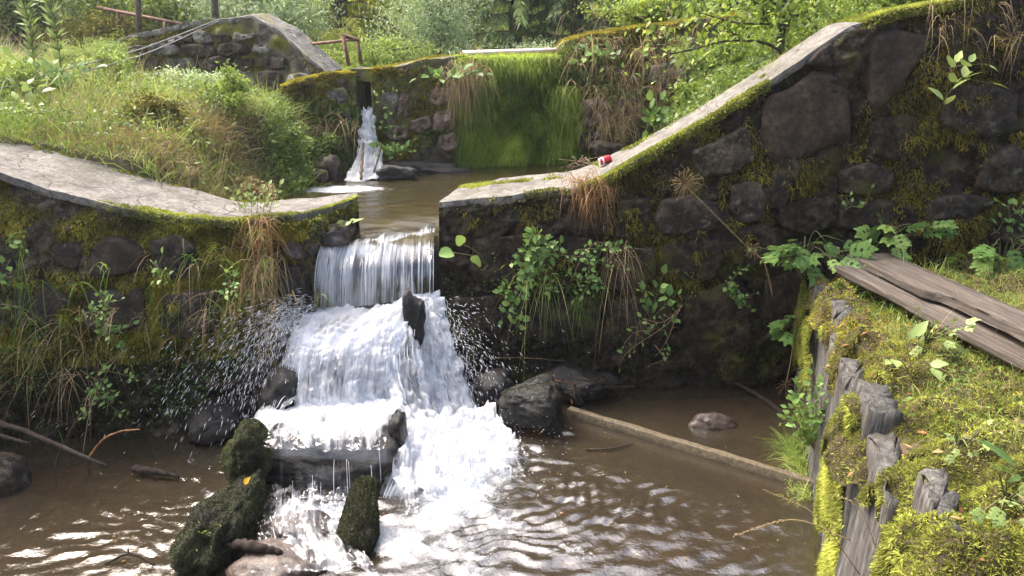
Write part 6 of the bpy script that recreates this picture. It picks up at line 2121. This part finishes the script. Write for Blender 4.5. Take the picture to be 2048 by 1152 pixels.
for k, (px, py, dx, dy, lb) in enumerate([(1700, 1080, -230, -10, 'long dry grass stalk arching over the pool at the bottom right'), (1720, 1150, -190, -170, 'dry stalk leaning from the timber wall over the water'), (1760, 1120, -90, -130, 'fine pale stalk crossing the timber boards')]):
    b0 = at(px, py, y=3.0)
    e0 = at(px + dx, py + dy, y=3.1)
    st_ = thing('grass_stalk', lb, 'grass', b0)
    a = Acc()
    tube(a, spline([b0, (b0 + e0) / 2 + [0, 0, 0.09], e0], 16), np.linspace(0.0025, 0.0012, 16), 4)
    a.build('stem', M['stem_dry'], st_)
    a = Acc()
    c = spline([b0, (b0 + e0) / 2 + [0, 0, 0.09], e0], 60)[34:]
    blades(a, np.repeat(c, 3, 0), rand_dirs(len(c) * 3, rs) + unit(e0 - b0) * 1.2, 0.014, 0.003, 0.4, 2, rs)
    a.build('ear', M['grass_dry'], st_)
P = on_ground(5000, 1.9, 2.12, 4.55, 5.35, 48)
P = np.stack([x_timber(P[:, 1]) - 0.08 - np.abs(rs.normal(0, 0.07, len(P))), P[:, 1], np.full(len(P), 0.0)], -1)
grass_patch('grass_tuft', 'fresh grass fringe at the foot of the timber wall', P[:500], (0.08, 0.3), 0.005, 'grass', 49, lean=(-0.4, -0.1, 0), droop=0.9)

# ------------------------------------------------------------------ shrubs and trees behind
def bush(name, label, base, rx, ry, h, n, L, wl, mat, seed, cat='bush', stems=9, clumps=46, droop=0.0, leaf_up=0.2, lo=0.05, group=None, bark='bark', trunk_r=0.03):
    rs = np.random.default_rng(seed)
    base = np.asarray(base, float)
    root = thing(name, label, cat, base, group)
    ends = []
    a = Acc()
    for k in range(stems):
        th = 2 * math.pi * (k + rs.random()) / stems
        rr = rs.uniform(0.15, 0.9)
        e = base + np.array([math.cos(th) * rx * rr, math.sin(th) * ry * rr, h * rs.uniform(0.55, 0.98) * (1 - 0.25 * rr)])
        m1 = base + (e - base) * [0.35, 0.35, 0.5] + rs.normal(size=3) * 0.06
        c = spline([base + rs.normal(size=3) * [0.05, 0.05, 0], m1, e], 10)
        tube(a, c, np.linspace(trunk_r, trunk_r * 0.25, 10), 6)
        ends.append(c)
    a.build('stems', M[bark], root, smooth=True)
    cc = []
    for k in range(clumps):
        c = ends[rs.integers(len(ends))]
        i = rs.integers(4, 10)
        d = rs.normal(size=3)
        d = d / np.linalg.norm(d) * rs.uniform(0.1, 0.45) * np.array([rx, ry, h * 0.35])
        p = c[i] + d
        p[2] = max(p[2], base[2] + lo * h)
        cc.append(p)
    cc = np.array(cc)
    k = rs.integers(0, len(cc), n)
    sz = np.array([rx, ry, h * 0.45]) * rs.uniform(0.1, 0.24, (len(cc), 1))
    P = cc[k] + rs.normal(size=(n, 3)) * sz[k]
    P[:, 2] = np.maximum(P[:, 2], base[2] + 0.02)
    D = unit(rs.normal(size=(n, 3)) + (P - base) * [1, 1, 0.3] / max(rx, 0.2) * 0.6 + [0, 0, -droop])
    Nr = unit(rs.normal(size=(n, 3)) * 0.6 + [0, -0.2, leaf_up + 0.6])
    acc = Acc()
    tn = np.clip(0.5 + (rs.random(len(cc)) - 0.5)[k] * 0.7 + rs.normal(size=n) * 0.15, 0, 1)
    leaflets(acc, P, D, Nr, L * rs.uniform(0.6, 1.3, n), wl * rs.uniform(0.6, 1.3, n), rs, tn)
    o = acc.build('crown', M[mat], root)
    o['kind'] = 'stuff'
    return root


def conifer(name, label, base, H, rb, mat, seed, first=0.3, whorl=0.32, dens=1.0, cat='tree', group=None, droop=0.35, trunk=0.14, wl=0.05):
    rs = np.random.default_rng(seed)
    base = np.asarray(base, float)
    H = H * 0.68
    root = thing(name, label, cat, base, group)
    a = Acc()
    tube(a, np.array([base, base + [0.02, 0, H * 0.3], base + [0, 0.03, H * 0.7], base + [0, 0, H]]), np.array([trunk, trunk * 0.8, trunk * 0.45, 0.02]), 9)
    b = Acc()
    nb_ = Acc()
    z = first
    while z < H * 0.97:
        k = rs.integers(5, 8)
        R_ = rb * (1 - z / H) ** 0.85 + 0.1
        low = z < 4.5
        for i in range(k):
            th = rs.random() * 6.283
            L = R_ * rs.uniform(0.7, 1.15)
            o = np.array([math.cos(th), math.sin(th), 0])
            e = base + [0, 0, z] + o * L + np.array([0, 0, -L * droop * rs.uniform(0.5, 1.3)])
            m_ = base + [0, 0, z + 0.04] + o * L * 0.5 + np.array([0, 0, -L * droop * 0.2])
            c = spline([base + [0, 0, z], m_, e], 9)
            tube(b, c, np.linspace(0.022, 0.006, 9), 4, cap=False)
            m = int((92 if low else 26) * dens * max(L, 0.5))
            t = rs.random(m) ** 0.7 * 8
            j = np.minimum(t.astype(int), 7)
            p = c[j] + (c[j + 1] - c[j]) * (t - j)[:, None]
            sd = np.array([-o[1], o[0], 0])
            sg = rs.choice([-1, 1], m)[:, None]
            D = unit(o * 0.6 + sd * sg * rs.uniform(0.2, 1.2, (m, 1)) + np.array([0, 0, -0.35]) + rs.normal(size=(m, 3)) * 0.25)
            tw_ = 0.12 + 0.8 * (rs.random() - 0.5) * 0.5 + 0.4
            # each twig is a bundle of flat needle sprays
            blades(nb_, p, D, rs.uniform(0.08, 0.22, m) if low else rs.uniform(0.12, 0.34, m), (0.6 if low else 1.0) * wl * rs.uniform(0.6, 1.4, m), rs.uniform(0.2, 0.9, m), 2, rs, np.clip(tw_ + rs.normal(size=m) * 0.2 + 0.25 * (t / 8 - 0.5), 0, 1))
        z += whorl * rs.uniform(0.8, 1.25) * (1 if low else 1.6)
    a.build('trunk', M['bark'], root, smooth=True)
    b.build('branches', M['twig'], root, kind='stuff')
    o = nb_.build('crown', M[mat], root)
    o['kind'] = 'stuff'
    return root


for k, (px, py, y, r_, h_, mt, lbl) in enumerate(BANKB):
    gx_ = at(px, py, y=y)[0]
    bush('weed_clump', lbl, (gx_, y, float(ground_z(np.array([gx_]), np.array([y]))[0]) + 0.02), r_, r_ * 0.8, h_, 2600, 0.05, 0.02, mt, 700 + k, group='weed clumps on the left bank', stems=7, clumps=36, trunk_r=0.006, bark='stem_dry')


def gpt(px, y):
    x = at(px, 200, y=y)[0]
    return np.array([x, y, float(ground_z(np.array([x]), np.array([y]))[0]) - 0.03])


GT = 'trees on the slope behind the upper dam'
conifer('larch_tree', 'yellow green conifer behind the iron frame', gpt(690, 16.0), 8, 1.7, 'yellow', 201, 0.2, 0.25, 2.4, group=GT, wl=0.06)
conifer('larch_tree', 'yellow green conifer left of the pale willow, farther back', gpt(780, 18.0), 9, 1.9, 'yellow', 202, 0.3, 0.28, 2.0, group=GT, wl=0.06)
conifer('larch_tree', 'pale yellow conifer above the peak of the left abutment', gpt(590, 17.5), 9, 1.8, 'yellow', 203, 0.3, 0.28, 2.0, group=GT, wl=0.06)
conifer('spruce_tree', 'green spruce with drooping boughs right of the willow bush', gpt(1030, 17.0), 10, 2.1, 'spruce', 204, 0.4, 0.28, 1.5, group=GT, wl=0.055)
conifer('spruce_tree', 'green spruce behind the spillway rail', gpt(1150, 16.5), 10, 2.1, 'spruce', 205, 0.4, 0.28, 1.5, group=GT, wl=0.055)
conifer('spruce_tree', 'dark spruce behind the right abutment', gpt(1310, 17.5), 11, 2.2, 'spruce', 206, 0.5, 0.28, 1.5, group=GT, wl=0.055)
conifer('spruce_tree', 'spruce above the middle of the ramped wall', gpt(1500, 18.5), 11, 2.4, 'spruce', 207, 0.5, 0.3, 1.3, group=GT, wl=0.055)
conifer('spruce_tree', 'spruce above the top of the ramped wall', gpt(1680, 15.5), 10, 2.2, 'spruce', 208, 0.5, 0.3, 1.3, group=GT, wl=0.055)
conifer('spruce_tree', 'dark spruce at the far left edge', gpt(10, 16.0), 10, 2.4, 'spruce', 209, 0.4, 0.3, 1.3, group=GT, wl=0.055)
conifer('spruce_tree', 'dark spruce behind the left rusty rail', gpt(230, 19.0), 11, 2.4, 'spruce', 210, 0.4, 0.3, 1.3, group=GT, wl=0.055)
conifer('spruce_tree', 'far spruce between the larches and the willow', gpt(900, 22.0), 12, 2.6, 'spruce', 211, 0.3, 0.34, 1.0, group=GT, wl=0.07)
conifer('spruce_tree', 'far spruce behind the left abutment', gpt(420, 22.0), 12, 2.6, 'spruce', 212, 0.3, 0.34, 1.0, group=GT, wl=0.07)
conifer('spruce_tree', 'far spruce with a red brown trunk right of the spillway', gpt(1236, 20.5), 13, 2.0, 'spruce', 213, 1.9, 0.34, 1.0, group=GT, wl=0.07, trunk=0.2)
GB = 'bushes around the upper dam'
bush('willow_bush', 'pale grey green willow bush behind the middle of the dam', gpt(875, 14.2), 1.0, 0.8, 2.3, 15000, 0.075, 0.02, 'willow', 221, group=GB, clumps=90)
bush('willow_bush', 'silvery leaved bush just behind the left abutment', gpt(520, 14.5), 1.7, 0.8, 2.4, 15000, 0.11, 0.026, 'willow', 222, group=GB, clumps=80)
bush('leafy_bush', 'green bush behind the left rusty rail', gpt(330, 15.0), 1.5, 0.8, 2.2, 9000, 0.1, 0.045, 'shrub', 223, group=GB)
bush('leafy_bush', 'brownish bush at the end of the left abutment', gpt(215, 13.0), 0.8, 0.5, 1.1, 5000, 0.07, 0.035, 'moss_olive', 224, group=GB)
bush('leafy_bush', 'dark leafy bush at the upper left corner', gpt(60, 13.5), 1.6, 0.8, 2.0, 9000, 0.09, 0.045, 'weed', 225, group=GB)
bush('broom_bush', 'feathery green bush on the left bank beside the willowherbs', gpt(190, 10.8), 0.6, 0.4, 0.85, 9000, 0.09, 0.008, 'grass', 226, group=GB, clumps=60)
bush('leafy_bush', 'yellow green bush on the meadow behind the iron frame', gpt(740, 13.6), 1.2, 0.6, 0.8, 8000, 0.06, 0.025, 'grass', 227, group=GB)
bush('leafy_bush', 'yellow green bush left of the iron frame', gpt(640, 13.2), 0.7, 0.5, 0.7, 5000, 0.05, 0.025, 'shrub', 228, group=GB)
bush('leafy_bush', 'low spruce coloured bush behind the spillway rail', gpt(1060, 13.8), 1.4, 0.7, 0.75, 8000, 0.08, 0.016, 'willow', 229, group=GB)
bush('leafy_bush', 'bright leafy bush on top of the right abutment', at(1310, 60, y=11.6), 0.9, 0.5, 0.6, 4500, 0.055, 0.03, 'shrub', 230, group=GB)
bush('leafy_bush', 'leafy bush right of the abutment under the small tree', gpt(1470, 9.6), 0.7, 0.7, 0.7, 4500, 0.06, 0.032, 'weed', 231, group=GB)
bush('leafy_bush', 'leafy bush hugging the back of the ramped wall', at(1430, 265, y=8.6), 0.5, 0.5, 0.5, 6000, 0.07, 0.04, 'weed', 232, group=GB)
bush('leafy_bush', 'light green bush behind the top of the ramped wall', gpt(1640, 9.6), 1.0, 0.7, 1.1, 4500, 0.06, 0.03, 'shrub', 233, group=GB)
bush('leafy_bush', 'tall bush above the top right of the ramped wall', gpt(1820, 9.2), 1.3, 0.7, 1.9, 9000, 0.08, 0.04, 'shrub', 234, group=GB)
bush('leafy_bush', 'green bush between abutment and small tree', gpt(1400, 12.6), 1.2, 0.6, 1.4, 6000, 0.06, 0.03, 'shrub', 235, group=GB)
for k, (px, y, rx, h, mt, lb) in enumerate([(120, 24, 3, 3.0, 'shrub', 'far bushes at the left end of the slope'), (500, 26, 3.2, 2.6, 'willow', 'far pale bushes above the left abutment'), (760, 25, 3.2, 2.4, 'yellow', 'far yellow bushes in the middle of the slope'), (1090, 25, 3.2, 2.4, 'spruce', 'far dark bushes above the spillway'), (1420, 24, 3.0, 2.6, 'weed', 'far green bushes right of the abutment'), (1750, 22, 3.0, 3.0, 'weed', 'far green bushes above the right wall top')]):
    bush('undergrowth', lb, gpt(px, y), rx, 1.2, h, 8000, 0.16, 0.08, mt, 240 + k, group='undergrowth on the far slope', stems=12, clumps=70)
P = on_ground(26000, -5, 4, 11.9, 15.5, 51, lambda x, y: np.full_like(x, 0.9))
grass_patch('meadow_grass', 'yellowish meadow grass on the shelf behind the upper dam', P, (0.15, 0.5), 0.012, 'grass', 52, droop=0.5)
P = on_ground(24000, -14, 12, 15.5, 28, 53)
grass_patch('slope_grass', 'rough green growth covering the far slope', P, (0.3, 0.7), 0.035, 'weed', 54, droop=0.6)

# small bare branched tree behind the ramped wall
b = at(1562, 112, y=8.3)
tr = thing('small_tree', 'small tree with bare curving branches behind the ramped wall', 'tree', b - [0, 0, 0.3])
a = Acc()
tube(a, spline([b - [0, 0, 0.35], at(1560, 80, y=8.3), at(1566, 30, y=8.3), at(1572, -60, y=8.3), at(1560, -200, y=8.4)], 16), np.linspace(0.055, 0.03, 16), 8, wob=0.05)
tube(a, spline([at(1563, 70, y=8.3), at(1580, 30, y=8.25), at(1590, -40, y=8.2), at(1600, -150, y=8.2)], 12), np.linspace(0.03, 0.015, 12), 7)
a.build('trunk', M['bark'], tr, smooth=True)
ends = []
for pts in ([(1562, 100, 8.3), (1520, 84, 8.0), (1450, 82, 7.9), (1380, 100, 7.8), (1330, 105, 7.8), (1295, 70, 7.8)], [(1560, 50, 8.3), (1530, 48, 8.1), (1470, 45, 8.0), (1400, 25, 8.0)], [(1566, 20, 8.3), (1540, 0, 8.1), (1500, -30, 8.0)], [(1566, 40, 8.3), (1620, 20, 8.1), (1660, -10, 8.0)], [(1540, 48, 8.1), (1525, 20, 8.0), (1535, -20, 8.0)]):
    a = Acc()
    c = spline([at(q[0], q[1], y=q[2]) for q in pts], 20)
    tube(a, c, np.linspace(0.016, 0.006, 20), 6, wob=0.05)
    a.build('branch', M['bark'], tr, smooth=True)
    ends.append(c)
rs = np.random.default_rng(61)
a = Acc()
for c in ends:
    n = 90
    k = rs.integers(5, 20, n)
    P = c[k] + rs.normal(size=(n, 3)) * 0.12
    leaflets(a, P, rand_dirs(n, rs, -0.2), unit(rs.normal(size=(n, 3)) * 0.5 + [0, -0.4, 0.8]), rs.uniform(0.05, 0.1, n), rs.uniform(0.03, 0.06, n), rs)
n = 1500
P = at(1530, -10, y=8.2) + rs.normal(size=(n, 3)) * [0.5, 0.4, 0.35]
leaflets(a, P, rand_dirs(n, rs, -0.2), unit(rs.normal(size=(n, 3)) * 0.5 + [0, -0.4, 0.8]), rs.uniform(0.05, 0.1, n), rs.uniform(0.03, 0.06, n), rs)
o = a.build('crown', M['shrub'], tr)
o['kind'] = 'stuff'


# ------------------------------------------------------------------ hazy back-lit air
hm, hnt, hout = new_mat('hazy_air')
pv = N(hnt, 'ShaderNodeVolumePrincipled')
pv.inputs['Color'].default_value = (0.95, 0.97, 1.0, 1)
pv.inputs['Density'].default_value = 0.0018
pv.inputs['Anisotropy'].default_value = 0.7
hnt.links.new(pv.outputs[0], hout.inputs['Volume'])
x0, x1, y0, y1, z0, z1 = gx[0] - 3, gx[-1] + 3, gy[0] - 3, gy[-1] + 3, -1.5, max(GZ.max() + 1.0, 16.0)
hv = [(x, y, z) for x in (x0, x1) for y in (y0, y1) for z in (z0, z1)]
hz = put('haze', raw_mesh('haze', hv, None, [(0, 1, 3, 2), (4, 6, 7, 5), (0, 4, 5, 1), (2, 3, 7, 6), (0, 2, 6, 4), (1, 5, 7, 3)], mats=[hm]))
tag(hz, 'thin bright haze in the air over the stream', 'haze', kind='stuff')
